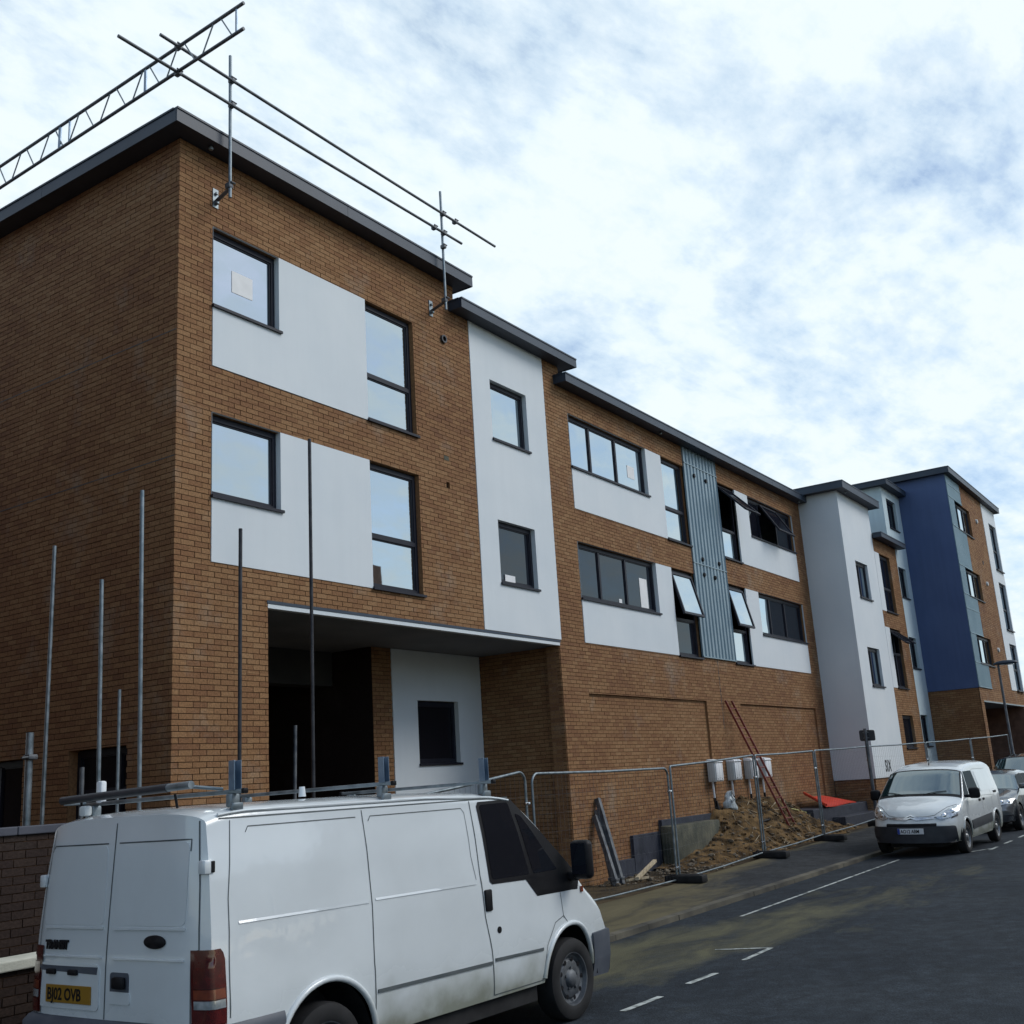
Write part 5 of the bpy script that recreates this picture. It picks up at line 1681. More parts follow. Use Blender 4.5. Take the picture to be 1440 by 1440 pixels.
for sg in (-1, 1):
    S = lambda x, z, o=0.004: b2.side(x, z, sg, o)
    for (cx, cz, r) in A2:
        arch_lip(V2, b2, cx, cz, r + .012, sg, M_VAN, .020); liner(V2, cx, cz, r - .004, sg * .87, sg * .5)
        wheel(V2, cx, sg * .80, .318, .195, M_RIM, 8)
    mb = patch(lambda x, z: S(x, z, .004), round_poly([(1.98, 1.60), (1.96, 1.11), (3.30, 1.09), (3.34, 1.13), (2.74, 1.60)], .04), nz=12, nx=8); mb.build('side_window', [M_CARGL], V2, smooth=60)
    mb = seam(lambda x, z: S(x, z, .007), [(2.72, 1.60), (2.93, 1.10)], .03); mb.build('window_pillar', [M_VAN], V2)
    mb = MB()
    S2 = lambda x, z: S(x, z, .0022)
    seam(S2, [(1.93, 1.62), (1.90, 1.1), (1.92, .7), (1.98, .30), (3.02, .30), (3.10, .55), (3.28, .72), (3.36, 1.05)], .008, mb=mb)
    seam(S2, [(1.86, 1.62), (.72, 1.60)], .006, mb=mb); seam(S2, [(1.0, 1.60), (.98, .72)], .008, mb=mb)
    seam(S2, [(.62, 1.02), (1.9, 1.06)], .006, mb=mb)
    mb.build('panel_seam', [M_SEAM], V2)
    mb = solid_patch(S, round_poly([(.55, 1.57), (.45, 1.14), (1.80, 1.14), (1.80, 1.58)], .05), 0, .006, nz=8, nx=8); mb.build('side_panel', [M_VAN], V2, smooth=50)
    mb = solid_patch(S, round_poly([(1.22, .47), (3.02, .44), (3.08, .62), (1.20, .66)], .03), 0, .014, nz=5, nx=10); mb.build('rub_strip', [M_PLASTIC], V2, smooth=50)
    for x in (1.75, 2.12):
        p = S(x, .98, 0); mb = MB(); mb.rbox((p.x, p.y, p.z), (.15, .035, .05), .012); mb.build('door_handle', [M_INK], V2, smooth=40)
    p = S(.55, 1.08, 0); mb = MB(); mb.rbox((p.x, p.y, p.z), (.26, .03, .05), .01); mb.build('slide_rail', [M_INK], V2)
    p = S(3.12, 1.12, 0)
    mb = MB(); mb.rbox((p.x - .03, p.y + sg * .16, 1.17), (.12, .22, .22), .05, 3); mb.rbox((p.x, p.y + sg * .04, 1.11), (.08, .12, .06), .02); mb.build('mirror', [M_INK], V2, smooth=50)
    # headlight sweeping up the wing
    hp = [(.47, .74), (.60, .70), (.83, .79), (.86, .90), (.82, .965), (.70, .93)]
    mb = solid_patch(lambda y, z, o: b2.nose(y * sg, z, o), round_poly(hp, .03), .0, .012, nz=9, nx=8); hl = mb.build('headlight', [M_CLEAR], V2, smooth=60)
    for (yy, z2, r) in ((.62, .79, .05), (.74, .86, .055)):
        q = b2.nose(yy * sg, z2, .012); mb = MB(); mb.lathe([(r, 0), (r * .7, .012), (0, .016)], q, (1, sg * .5, .35), 14); mb.build('bulb_reflector', [M_CHROME], hl, smooth=60)
    mb = solid_patch(lambda y, z, o: b2.nose(y * sg, z, o), [(.74, .725), (.84, .765), (.84, .80), (.76, .76)], 0, .008, nz=3, nx=4); mb.build('indicator', [M_PLASTIC], V2)
mb = MB(); vs_ = [0.68, .72, .76, .8, .85, .9, .95, 1.0]
for sg in (1, -1):
    mb.grid(lambda x, v: b2.P(x, v, sg, .005), lin(2.72, 3.46, 12), vs_, flip=sg < 0)
mb.build('windscreen_border', [M_INK], V2, smooth=60)
mb = MB(); vs_ = [0.715, .75, .8, .85, .9, .95, 1.0]
for sg in (1, -1):
    mb.grid(lambda x, v: b2.P(x, v, sg, .009), lin(2.77, 3.39, 12), vs_, flip=sg < 0)
mb.build('windscreen', [M_WSCREEN], V2, smooth=60)
for sg in (-1, 1):
    mb = MB(); mb.tube([b2.P(3.43, .93 if sg > 0 else .99, -sg, .02), b2.P(3.36, .86 if sg > 0 else .93, -sg, .022), b2.P(3.33, .80 if sg > 0 else .86, -sg, .022)], .008, 6); mb.build('wiper', [M_INK], V2)
N2 = lambda y, z, o=.006: b2.nose(y, z, o)
mb = solid_patch(N2, round_poly([(-.80, .26), (.80, .26), (.815, .50), (.80, .585), (-.80, .585), (-.815, .50)], .04), -.02, .022, nz=10, nx=18); mb.build('front_bumper', [M_PLASTIC], V2, smooth=50)
mb = solid_patch(N2, round_poly([(-.50, .585), (.50, .585), (.50, .645), (-.50, .645)], .015), 0, .012, nz=4, nx=12); mb.build('grille', [M_INK], V2, smooth=50)
mb = seam(lambda y, z: N2(y, z, .004), [(-.5, .76), (-.1, .735), (.1, .735), (.5, .76)], .016); mb.build('grille', [M_INK], V2)
for sg in (1, -1):
    for dz in (.0, .045):
        mb = solid_patch(N2, [(sg * .46, .735 + dz * .4), (sg * .11, .705 + dz), (sg * .0, .735 + dz + .012), (sg * .0, .757 + dz + .012), (sg * .115, .722 + dz), (sg * .46, .748 + dz * .4)], .0, .014, nz=5, nx=4)
        mb.build('chevron_trim', [M_CHROME], V2, smooth=50)
mb = seam(lambda y, z: b2.nose(y, z, .003), [(-.80, .98), (-.66, .94), (-.46, .80), (-.30, .775), (.30, .775), (.46, .80), (.66, .94), (.80, .98)], .008); mb.build('panel_seam', [M_SEAM], V2)
px = b2.nose(0, .50).x + .024
mb = MB(); mb.rbox((px, 0, .50), (.012, .52, .112), .003); pl = mb.build('number_plate', [M_PLATEW], V2)
mb = MB(); mb.box(px + .0061, px + .0068, -.258, -.212, .446, .554); mb.build('plate_band', [M_PLATEB], pl)
text('registration_text', 'AO12 ABM', .098, axes((0, 1, 0), (0, 0, 1), (1, 0, 0), (px + .0068, -.20, .466)), M_INK, pl, .0008, sx=.80, bold=.002)
mb = MB(); mb.tube([b2.P(2.45, .999, 1, .0), b2.P(2.45, .999, 1, .0) + Vector((-.03, 0, .05))], .012, 6); mb.tube([b2.P(2.45, .999, 1, .0) + Vector((-.02, 0, .04)), b2.P(2.45, .999, 1, 0) + Vector((-.22, 0, .20))], .003, 5); mb.build('aerial', [M_INK], V2)


# ---------------------------------------------------------------- two dark cars behind it
def car(name, label, mat, glass, L, W_, H, base, tall=0.0, lights=True):
    r = thing(name, label, 'car', mat=base)
    f = L - .86
    ar = [(.78, .32, .37), (L - .86, .32, .37)]
    bd = Body(L, top=[(0, .98 + tall), (.12, 1.20 + tall), (.45, H - .05), (1.2, H), (2.0, H - .02), (L - 1.85, H - .10), (L - 1.12, 1.00 + tall), (L - .95, .96 + tall), (L - .35, .84 + tall), (L - .12, .72 + tall), (L - .03, .58 + tall), (L, .50 + tall)],
              width=[(0, W_ * .92), (.5, W_), (L - 1.2, W_), (L - .5, W_ * .97), (L, W_ * .88)],
              taper=[(.15, .92), (.35, .985), (.6, 1.0), (.85 + tall, .985), (.98 + tall, .96), (H, .70)], sill=.26 + tall * .3, arches=ar,
              rc=[(0, .16), (1.5, .14), (L - 1.8, .09), (L - 1.1, .09), (L - .6, .14), (L, .13)], kf=.34, xf=L - 1.0, kr=.08, rake=lambda z: 0, nexp=2.6)
    link('body', bd.shell(), r).data.materials.append(mat)
    underbody(r, .2, L - .3, W_ * .6, .17, .45)
    for sg in (-1, 1):
        S = lambda x, z, o=.004: bd.side(x, z, sg, o)
        for (cx, cz, rr) in ar:
            liner(r, cx, cz, rr - .004, sg * (W_ - .04), sg * W_ * .55)
            wheel(r, cx, sg * (W_ - .11), .316, .20, M_RIM, 8)
        zb = 1.0 + tall
        mb = patch(lambda x, z: S(x, z, .004), round_poly([(.55, zb), (L - 1.25, zb - .01), (L - 1.80, H - .14), (.85, H - .10)], .05), nz=8, nx=10); mb.build('side_window', [glass], r, smooth=60)
        mb = MB(); seam(lambda x, z: S(x, z, .006), [(L * .42, H - .1), (L * .40, zb)], .05, mb=mb); mb.build('window_pillar', [M_INK], r)
        mb = MB(); seam(lambda x, z: S(x, z, .0022), [(L - 1.25, zb), (L - 1.3, .5), (L - 1.45, .3), (L * .42, .3), (L * .40, zb)], .008, mb=mb); mb.build('panel_seam', [M_SEAM], r)
        p = S(L - 1.30, zb + .02, 0); mb = MB(); mb.rbox((p.x, p.y + sg * .11, zb + .06), (.12, .19, .14), .045, 3); mb.build('mirror', [mat], r, smooth=50)
        hz = .64 + tall
        mb = solid_patch(lambda y, z, o: bd.nose(y * sg, z, o), round_poly([(W_ * .50, hz), (W_ * .86, hz + .02), (W_ * .90, hz + .14), (W_ * .62, hz + .12)], .04), 0, .01, nz=8, nx=7); hl = mb.build('headlight', [M_CLEAR], r, smooth=60)
        for yy in (.62, .78):
            q = bd.nose(W_ * yy * sg, hz + .075, .012); mb = MB(); mb.lathe([(.055, 0), (.04, .012), (0, .016)], q, (1, sg * .4, .3), 14); mb.build('bulb_reflector', [M_CHROME], hl, smooth=60)
    mb = MB()
    for sg in (1, -1):
        mb.grid(lambda x, v: bd.P(x, v, sg, .007), lin(L - 1.80, L - 1.15, 10), [.68, .74, .8, .86, .93, 1.0], flip=sg < 0)
    mb.build('windscreen', [M_WSCREEN], r, smooth=60)
    N = lambda y, z, o=.006: bd.nose(y, z, o)
    mb = solid_patch(N, round_poly([(-W_ * .45, .60 + tall), (W_ * .45, .60 + tall), (W_ * .42, .70 + tall), (-W_ * .42, .70 + tall)], .03), 0, .008, nz=5, nx=10); mb.build('grille', [M_INK], r, smooth=50)
    mb = seam(lambda y, z: N(y, z, .014), [(-W_ * .43, .655 + tall), (W_ * .43, .655 + tall)], .03); mb.build('grille_bar', [M_CHROME], r)
    mb = solid_patch(N, round_poly([(-W_ * .88, .24), (W_ * .88, .24), (W_ * .88, .40), (-W_ * .88, .40)], .03), -.02, .015, nz=5, nx=12); mb.build('front_bumper', [M_PLASTIC], r, smooth=50)
    mb = MB(); q = bd.nose(0, .47 + tall).x; mb.rbox((q + .012, 0, .47 + tall), (.012, .52, .112), .003); mb.build('number_plate', [M_PLATEW], r)
    return r


car('parked_car', 'dark grey hatchback with bright headlamps tucked in behind the small white van', M_SLVCAR, M_CARGL, 4.1, .86, 1.48,
    pose(3.13, -.004, 0, (25.0, -4.88, road_z(23, -4.9) + .02)))
car('parked_car', 'tall dark off-roader partly out of frame, parked furthest along the kerb', M_BLKCAR, M_CARGL, 4.6, .93, 1.85,
    pose(3.13, -.004, 0, (31.3, -4.80, road_z(29, -4.9) + .02)), tall=.2)


# ================================================================ scaffold tubes on the roof edge
G1 = thing('scaffold_guard_rail', 'steel tube guard rail on two wall brackets along the roof edge of the brick block', 'guard rail', (3, -.42, 10.4))
for x, z1 in ((0.55, 12.66), (5.58, 12.70)):
    mb = MB(); mb.tube([(x, -.42, 10.33), (x, -.42, z1)], .0242, 12); mb.build('upright', [M_GALV], G1, smooth=50)
    mb = MB(); mb.box(x + .04, x + .14, -.014, -.002, 10.36, 10.66); mb.rbox((x + .09, -.04, 10.43), (.05, .06, .05), .01); mb.rbox((x + .09, -.03, 10.58), (.04, .04, .04), .01)
    br = mb.build('wall_bracket', [M_GALV], G1)
    mb = MB(); mb.tube([(x + .09, -.03, 10.46), (x + .04, -.40, 10.52)], .028, 10); mb.build('bracket_arm', [M_STEELD], br, smooth=50)
    mb = MB(); mb.rbox((x, -.40, 10.52), (.085, .10, .09), .018); mb.tube([(x - .02, -.46, 10.56), (x + .06, -.46, 10.56)], .014, 6); mb.build('coupler', [M_STEELD], G1, smooth=40)
for (xa, xb, z0, z1_) in ((-1.40, 6.10, 11.80, 11.83), (-.74, 7.22, 12.22, 12.22)):
    mb = MB(); mb.tube([(xa, -.475, z0), ((xa + xb) / 2, -.475, (z0 + z1_) / 2 - .015), (xb, -.475, z1_)], .0242, 12); mb.build('rail', [M_STEELD], G1, smooth=50)
for (x, z) in ((.55, 11.815), (.55, 12.225), (5.58, 11.835), (5.58, 12.225), (5.55, 11.55), (5.30, 11.83), (5.95, 12.22), (-.42, 12.22), (-.42, 11.80)):
    mb = MB(); mb.rbox((x, -.455, z), (.075, .10, .075), .016); mb.tube([(x - .05, -.50, z + .03), (x + .05, -.50, z + .03)], .012, 6); mb.build('coupler', [M_STEELD], G1, smooth=40)
G2 = thing('lattice_beam', 'long steel ladder beam with zigzag bracing sticking out past the roof corner', 'lattice beam', (-.44, 2, 11.7))
lz = lambda y: 12.185 - .033 * y
for dz in (0, -.395):
    mb = MB(); mb.tube([(-.44, -1.80, lz(-1.8) + dz), (-.44, 7.0, lz(7) + dz)], .0242, 12); mb.build('chord', [M_STEELD], G2, smooth=50)
k = 0
while -1.28 + .745 * k < 6.9:
    yc = -1.28 + .745 * k
    for sg in (-1, 1):
        a, b_ = yc + sg * .07, yc + sg * .30
        if b_ > -1.75:
            mb = MB(); mb.tube([(-.44, a, lz(a)), (-.44, b_, lz(b_) - .395)], .011, 8); mb.build('brace', [M_GALV], G2, smooth=50)
    k += 1
for y, wd in ((-1.66, .03), (.22, .05), (2.24, .06), (2.0, .03), (4.3, .05)):
    mb = MB(); mb.box(-.45, -.43, y - wd / 2, y + wd / 2, lz(y) - .38, lz(y) - .015); mb.build('end_plate', [M_RETRO], G2)

# ================================================================ loose scaffold poles standing round the block
def pole(label, x0, y0, z0, x1, y1, z1, r=.0242, mat=None, part=None):
    t = thing('scaffold_pole', label, 'pole', (x0, y0, z0), 'scaffold poles standing upright round the brick block')
    mb = MB(); mb.tube([(x0, y0, z0), ((x0 + x1) / 2 + .004, (y0 + y1) / 2, (z0 + z1) / 2), (x1, y1, z1)], r, 12)
    mb.lathe([(r * .8, 0), (r * .8, -.03), (0, -.03)], (x1, y1, z1 + .001), (0, 0, 1), 12)
    mb.build('tube', [mat or M_GALV], t, smooth=50)
    return t


pole('steel pole leaning slightly right above the dark coping, second from the left edge', -1.03, 1.07, 0, -1.0, 1.07, 5.27)
pole('shorter steel pole between two taller ones against the shaded side wall', -1.0, -.02, 0, -1.0, .08, 4.68)
pole('tallest steel pole against the shaded side wall, nearest its corner', -1.0, -.75, 0, -1.0, -.65, 5.65)
pole('thin steel pole reaching just above the side door', -1.02, -.36, 0, -1.0, -.32, 3.32, .018)
t = pole('thick galvanised post with a clamp near its top, leftmost of the poles', -1.5, .62, 0, -1.5, .63, 2.90, .042)
mb = MB(); mb.rbox((-1.5, .60, 2.62), (.12, .12, .06), .015); mb.tube([(-1.55, .56, 2.62), (-1.66, .52, 2.61)], .012, 6); mb.build('clamp', [M_STEELD], t, smooth=40)
pole('short stub of steel pole in front of the side door', -1.02, .30, 0, -1.0, .34, 2.48, .026, M_STEELD)
pole('dark steel pole in front of the brick corner pier, ending on the lower white panel', .18, -1.0, 0, .22, -1.0, 5.31, .0242, M_RUSTBLK)
pole('tallest dark steel pole, crossing the lower white panel and the ground floor opening', 1.42, -1.0, 0, 1.47, -1.0, 6.79, .0242, M_RUSTBLK)
pole('dark steel pole standing inside the ground floor opening', 3.02, 1.0, 0, 3.11, 1.0, 3.05, .03, M_STEELD)

# ================================================================ site walls at the left
W1 = thing('boundary_wall', 'dark brown brick wall with flat dark coping left of the large van', 'wall', (-4.5, -1.6, 0))
fw_ = frame((0, -1.6, 0), (0, 1, 0))
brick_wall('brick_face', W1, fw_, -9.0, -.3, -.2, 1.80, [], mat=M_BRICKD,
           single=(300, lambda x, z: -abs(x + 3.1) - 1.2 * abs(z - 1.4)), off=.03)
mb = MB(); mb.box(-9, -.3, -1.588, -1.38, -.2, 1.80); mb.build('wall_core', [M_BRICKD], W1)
x = -9.0
while x < -.4:
    mb = MB(); mb.rbox((x + .298, -1.49, 1.842), (.592, .28, .075), .008); mb.build('coping_stone', [M_COPE], W1); x += .6
W2 = thing('garden_wall', 'low dark red wall with a pale cream coping beside the rear of the large van', 'wall', (-4.5, -2.3, 0))
fw2 = frame((0, -2.3, 0), (0, 1, 0))
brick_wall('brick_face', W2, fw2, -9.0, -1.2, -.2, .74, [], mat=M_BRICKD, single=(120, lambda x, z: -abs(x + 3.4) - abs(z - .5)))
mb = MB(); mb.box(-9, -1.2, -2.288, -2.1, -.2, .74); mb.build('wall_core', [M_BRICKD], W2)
x = -9.0
while x < -1.3:
    mb = MB(); mb.rbox((x + .449, -2.2, .785), (.894, .30, .085), .012); mb.build('coping_stone', [M_CREAM], W2); x += .9

# ================================================================ mesh fence panels and their feet
def fence_panel(label, p, q):
    (x0, y0, b0, t0), (x1, y1, b1_, t1) = p, q
    o = Vector((x0, y0, 0)); e = Vector((x1 - x0, y1 - y0, 0)); L_ = e.length
    bot = lambda s: b0 + (b1_ - b0) * s / L_
    top = lambda s: t0 + (t1 - t0) * s / L_
    P = lambda s, z: (o.x + e.x * s / L_, o.y + e.y * s / L_, z)
    t = thing('mesh_fence', label, 'fence', (x0, y0, b0 - .1), 'mesh fence panels along the pavement')
    g = .03
    r = .15 if x0 < 5 else .035
    pts = [P(g, bot(g) - .08), P(g, top(g) - r)] + [P(g + r - r * math.cos(a), top(g) - r + r * math.sin(a)) for a in lin(.2, math.pi / 2, 5)] + \
          [P(L_ / 2, top(L_ / 2) - .012)] + [P(L_ - g - r + r * math.sin(a), top(L_) - r + r * math.cos(a)) for a in lin(0, math.pi / 2 - .2, 5)] + [P(L_ - g, top(L_) - r), P(L_ - g, bot(L_) - .08)]
    mb = MB(); mb.tube(pts, .0205, 8); mb.build('post_and_top_tube', [M_GALV], t, smooth=60)
    mb = MB(); mb.tube([P(g, bot(g) + .10), P(L_ / 2, bot(L_ / 2) + .085), P(L_ - g, bot(L_) + .10)], .016, 8); mb.build('bottom_rail', [M_GALV], t, smooth=60)
    mb = MB()
    s = g + .12
    while s < L_ - g:
        mb.tube([P(s, bot(s) + .1), P(s, top(s) - .02)], .0014, 3, cap=False); s += .12
    for i in range(1, 7):
        mb.tube([P(g, bot(g) + .1 + i * .27), P(L_ - g, bot(L_) + .1 + i * .27)], .0011, 3, cap=False)
    tag(mb.build('wire_mesh', [M_STEELD], t), kind='stuff')
    for z in (.30, 1.62):
        mb = MB(); c = P(L_ - .01, bot(L_) + z); mb.rbox(c, (.11, .05, .045), .01); mb.build('clamp', [M_CHROME], t, smooth=40)
    return t


FP = [((1.25, -2.1, -.02, 1.84), (4.70, -2.1, .07, 2.14)),
      ((4.82, -2.1, .07, 2.11), (9.36, -2.1, .06, 2.09)),
      ((9.42, -2.1, .06, 2.12), (13.40, -2.12, .19, 2.26)),
      ((13.46, -2.12, .19, 2.26), (17.08, -2.15, .29, 2.31)),
      ((17.14, -2.15, .29, 2.32), (21.2, -2.2, .40, 2.38)),
      ((21.26, -2.2, .40, 2.38), (25.2, -2.75, .32, 2.43)),
      ((25.26, -2.75, .32, 2.43), (29.1, -3.2, .28, 2.50)),
      ((29.16, -3.2, .28, 2.50), (33.2, -3.62, .27, 2.60))]
FL = ['sagging mesh fence panel half hidden behind the large van', 'round cornered mesh fence panel right of the large van, before the leaning posts',
      'mesh fence panel in front of the four meter boxes', 'mesh fence panel in front of the red ladder and soil heap', 'mesh fence panel in front of the red board',
      'mesh fence panel behind the signpost', 'mesh fence panel in front of the low SIX lettering', 'furthest mesh fence panel, in front of the blue ended block']
for l_, (p, q) in zip(FL, FP):
    fence_panel(l_, p, q)
FTN = ['fence foot half hidden behind the large van', 'fence foot nearest the large van bonnet in the open', 'fence foot below the meter boxes', 'fence foot below the red ladder base', 'fence foot beside the signpost',
       'fence foot hidden behind the small white van', 'fence foot beyond the small white van', 'furthest fence foot by the blue ended block']
for l_, (p, q) in zip(FTN, FP):
    x, y, b_ = q[0] + .03, q[1], q[2]
    gz = max(pave_z(x, y - .1), b_ - .13)
    t = thing('fence_block', l_, 'fence block', (x, y, gz), 'black blocks holding up the fence')
    mb = MB(); mb.rbox((x, y - .14, gz + .065), (.24, .74, .13), .025); mb.rbox((x, y - .14, gz + .135), (.16, .60, .02), .008); mb.build('block', [M_RUBBER], t, smooth=40)

# ================================================================ soil heap, rubble, plinth and clutter by the wall
def mound_z(x, y):
    hx = interp([(9, .0), (12.6, .05), (13.4, .18), (14.8, .45), (15.8, 1.0), (17, 1.13), (19, 1.12), (20.3, .80), (21.5, .42), (23.5, .0)], x)
    t = sstep(min(1, max(0, -y / 1.95)))
    lump = noise.fractal((x * 1.7, y * 1.7, 1.3), .9, 2.1, 5) * .11 + noise.fractal((x * 6, y * 6, 4.1), .8, 2.1, 4) * .035
    w_ = min(1, hx * 3)
    return site_z(x, min(y, -.01)) - .05 + hx * (1 - t) + lump * w_ + (.05 if hx > 0.02 else 0) * (1 - t)


mb = MB(); mb.grid(lambda x, y: (x, y, mound_z(x, y)), lin(12.4, 23.4, 150), lin(-2.06, -.03, 44))
tag(mb.build('soil_heap', [M_SOIL], smooth=70), 'heap of loose ochre soil piled against the brick wall under the meter boxes', 'soil heap')
rnd = random.Random(3)
mb = MB()
for i in range(520):
    x = rnd.uniform(9.5, 21.5); y = -rnd.uniform(.1, 2.0) if x < 13 else -rnd.betavariate(2.2, 1.2) * 2.05
    r_ = rnd.uniform(.012, .05) * (1.5 if rnd.random() < .1 else 1)
    z = (mound_z(x, y) if x > 12.4 else site_z(x, y) + .02)
    bm = bmesh.new(); bmesh.ops.create_icosphere(bm, subdivisions=1, radius=r_)
    sq = (rnd.uniform(.8, 1.6), rnd.uniform(.7, 1.2), rnd.uniform(.4, .9)); an = rnd.uniform(0, 6.28)
    vs = []
    for v in bm.verts:
        q = Vector((v.co.x * sq[0], v.co.y * sq[1], v.co.z * sq[2])) * rnd.uniform(.75, 1.15)
        vs.append((x + q.x * math.cos(an) - q.y * math.sin(an), y + q.x * math.sin(an) + q.y * math.cos(an), z + q.z + r_ * .2))
    bm.verts.index_update()
    mb.add(vs, [tuple(v.index for v in f.verts) for f in bm.faces]); bm.free()
tag(mb.build('rubble', [M_RUBBLE]), 'small stones and broken rubble strewn along the foot of the wall', 'rubble', kind='stuff')
mb = MB()
for i in range(420):
    x = rnd.gauss(17.6, 1.9); y = -rnd.uniform(.05, 1.95)
    if not 13.2 < x < 22:
        continue
    r_ = rnd.uniform(.02, .06) * (1.8 if rnd.random() < .12 else 1)
    bm = bmesh.new(); bmesh.ops.create_icosphere(bm, subdivisions=1, radius=r_)
    an = rnd.uniform(0, 6.28); z = mound_z(x, y)
    vs = []
    for v in bm.verts:
        q = Vector((v.co.x * 1.3, v.co.y, v.co.z * .75)) * rnd.uniform(.7, 1.2)
        vs.append((x + q.x * math.cos(an) - q.y * math.sin(an), y + q.x * math.sin(an) + q.y * math.cos(an), z + q.z))
    bm.verts.index_update()
    mb.add(vs, [tuple(v.index for v in f.verts) for f in bm.faces]); bm.free()
for i in range(60):
    x = rnd.gauss(17.8, 1.6); y = -rnd.uniform(.1, 1.8); an = rnd.uniform(0, 6.28); l_ = rnd.uniform(.1, .35); z = mound_z(x, y) + .02
    mb.tube([(x, y, z), (x + l_ * math.cos(an), y + l_ * math.sin(an) * .7, mound_z(x + l_ * math.cos(an), y + l_ * math.sin(an) * .7) + .03)], .006, 4, 1)
tag(mb.build('soil_clods', [M_SOIL, M_TIMBER], smooth=40), 'loose clods and roots scattered over the soil heap', 'soil', kind='stuff')
mb = MB(); mb.rbox((14.1, -.19, .47), (2.5, .30, .86), .03, 2)
for v in range(len(mb.v)):
    p = Vector(mb.v[v]); mb.v[v] = tuple(p + Vector((0, -.04 * noise.noise(p * 2.3), .03 * noise.noise(p * 1.7))))
tag(mb.build('concrete_block', [M_CONC], smooth=40), 'long damp concrete block against the brick wall left of the soil heap', 'concrete block')
W3 = thing('plinth_wall', 'low blue black stepped wall under the red board at the foot of the white tower', 'wall', (22.5, -.5, 0))
mb = MB(); mb.rbox((22.4, -.47, .35), (4.75, .92, .98), .02); mb.build('upper_step', [M_ENG], W3)
mb = MB(); mb.rbox((23.1, -1.12, .22), (3.3, .36, .70), .02); mb.build('lower_step', [M_ENG], W3)
# red board
A_, B_, C_, D_ = Vector((21.7, -.12, 1.16)), Vector((23.7, -.12, 1.06)), Vector((24.0, -.85, .86)), Vector((20.85, -1.0, .90))
RB = thing('red_board', 'bright red plastic board lying tilted on the low dark wall', 'board', (22.4, -.5, .85))
mb = MB()


def rbf(u, v):
    p = (A_ * (1 - u) + B_ * u) * (1 - v) + (D_ * (1 - u) + C_ * u) * v
    return p + Vector((0, 0, .07 * max(0, .25 - u) * 4 * (1 - v) - .02 * math.sin(u * 6)))


mb.grid(rbf, lin(0, 1, 20), lin(0, 1, 8)); mb.grid(lambda u, v: rbf(u, v) - Vector((0, 0, .03)), lin(0, 1, 20), lin(0, 1, 8), flip=True)
for us, vs_ in ((lin(0, 1, 20), [0, 0]), (lin(0, 1, 20), [1, 1])):
    pass
for v in (0, 1):
    mb.grid(lambda u, k, v=v: rbf(u, v) - Vector((0, 0, .03 * k)), lin(0, 1, 20), [0, 1])
for u in (0, 1):
    mb.grid(lambda v, k, u=u: rbf(u, v) - Vector((0, 0, .03 * k)), lin(0, 1, 8), [0, 1])
mb.build('panel', [M_RED], RB, smooth=60)
mb = MB(); mb.tube([rbf(0.02, v) + Vector((0, 0, .02)) for v in lin(0, 1, 6)], .035, 8); mb.build('folded_edge', [M_RED], RB, smooth=60)
# meter boxes with conduits
for i, (x, l_) in enumerate(((15.69, 'grey meter box nearest the large van, its cable curving down into the soil'), (16.83, 'grey meter box second from the large van'),
                             (17.93, 'grey meter box just left of the fence post, third of the row'), (18.85, 'grey meter box behind the red ladder, last of the row'))):
    t = thing('meter_box', l_, 'meter box', (x + .23, -.1, 1.3), 'grey meter boxes on the brick wall')
    mb = MB(); mb.rbox((x + .23, -.095, 1.97), (.46, .19, .46), .012); mb.build('case', [M_BOX], t, smooth=40)
    mb = MB(); mb.rbox((x + .23, -.203, 1.965), (.40, .024, .40), .01); dr = mb.build('door', [M_BOXF], t, smooth=40)
    for k in (0, 1):
        mb = MB(); mb.rbox((x + .12 + .22 * k, -.218, 1.80), (.03, .008, .02), .003); mb.build('lock', [M_PLASTIC], dr)
    mb = MB(); mb.hexa([(x - .01, -.225, 2.19), (x + .47, -.225, 2.19), (x + .47, 0, 2.20), (x - .01, 0, 2.20), (x + .03, -.19, 2.235), (x + .43, -.19, 2.235), (x + .45, 0, 2.27), (x + .01, 0, 2.27)]); mb.build('hood', [M_BOXF], t)
    mb = MB(); cx = x + .10; mb.tube([(cx, -.06, 1.75), (cx + .02, -.06, 1.36)], .026, 10); mb.build('conduit', [M_PLATEW], t, smooth=50)
    mb = MB(); mb.tube([(cx + .02, -.06, 1.37), (cx + .04, -.07, 1.0)], .030, 10); mb.build('conduit', [M_INK], t, smooth=50)
CB = MB(); CB.tube([(15.80, -.10, 1.30), (15.83, -.14, 1.05), (15.9, -.30, .90), (16.15, -.62, .76), (16.6, -.85, .74), (17.0, -.9, .78)], .028, 10)
tag(CB.build('cable', [M_INK], smooth=60), 'thick black cable curving from the first meter box down onto the soil', 'cable')
BG = MB()
BG.lathe([(0, 0), (.13, .0), (.16, .05), (.13, .17), (.12, .26), (.09, .33), (.07, .40), (.05, .44), (0, .45)], (16.25, -.24, mound_z(16.25, -.24) - .02), (0.05, 0, 1), 14)
for i in range(len(BG.v)):
    p = Vector(BG.v[i]); BG.v[i] = tuple(p + Vector((noise.noise(p * 9), noise.noise(p * 9 + Vector((5, 0, 0))), 0)) * .11)
tag(BG.build('plastic_sack', [M_BAG], smooth=60), 'crumpled pale plastic sack standing against the wall below the meter boxes', 'sack')
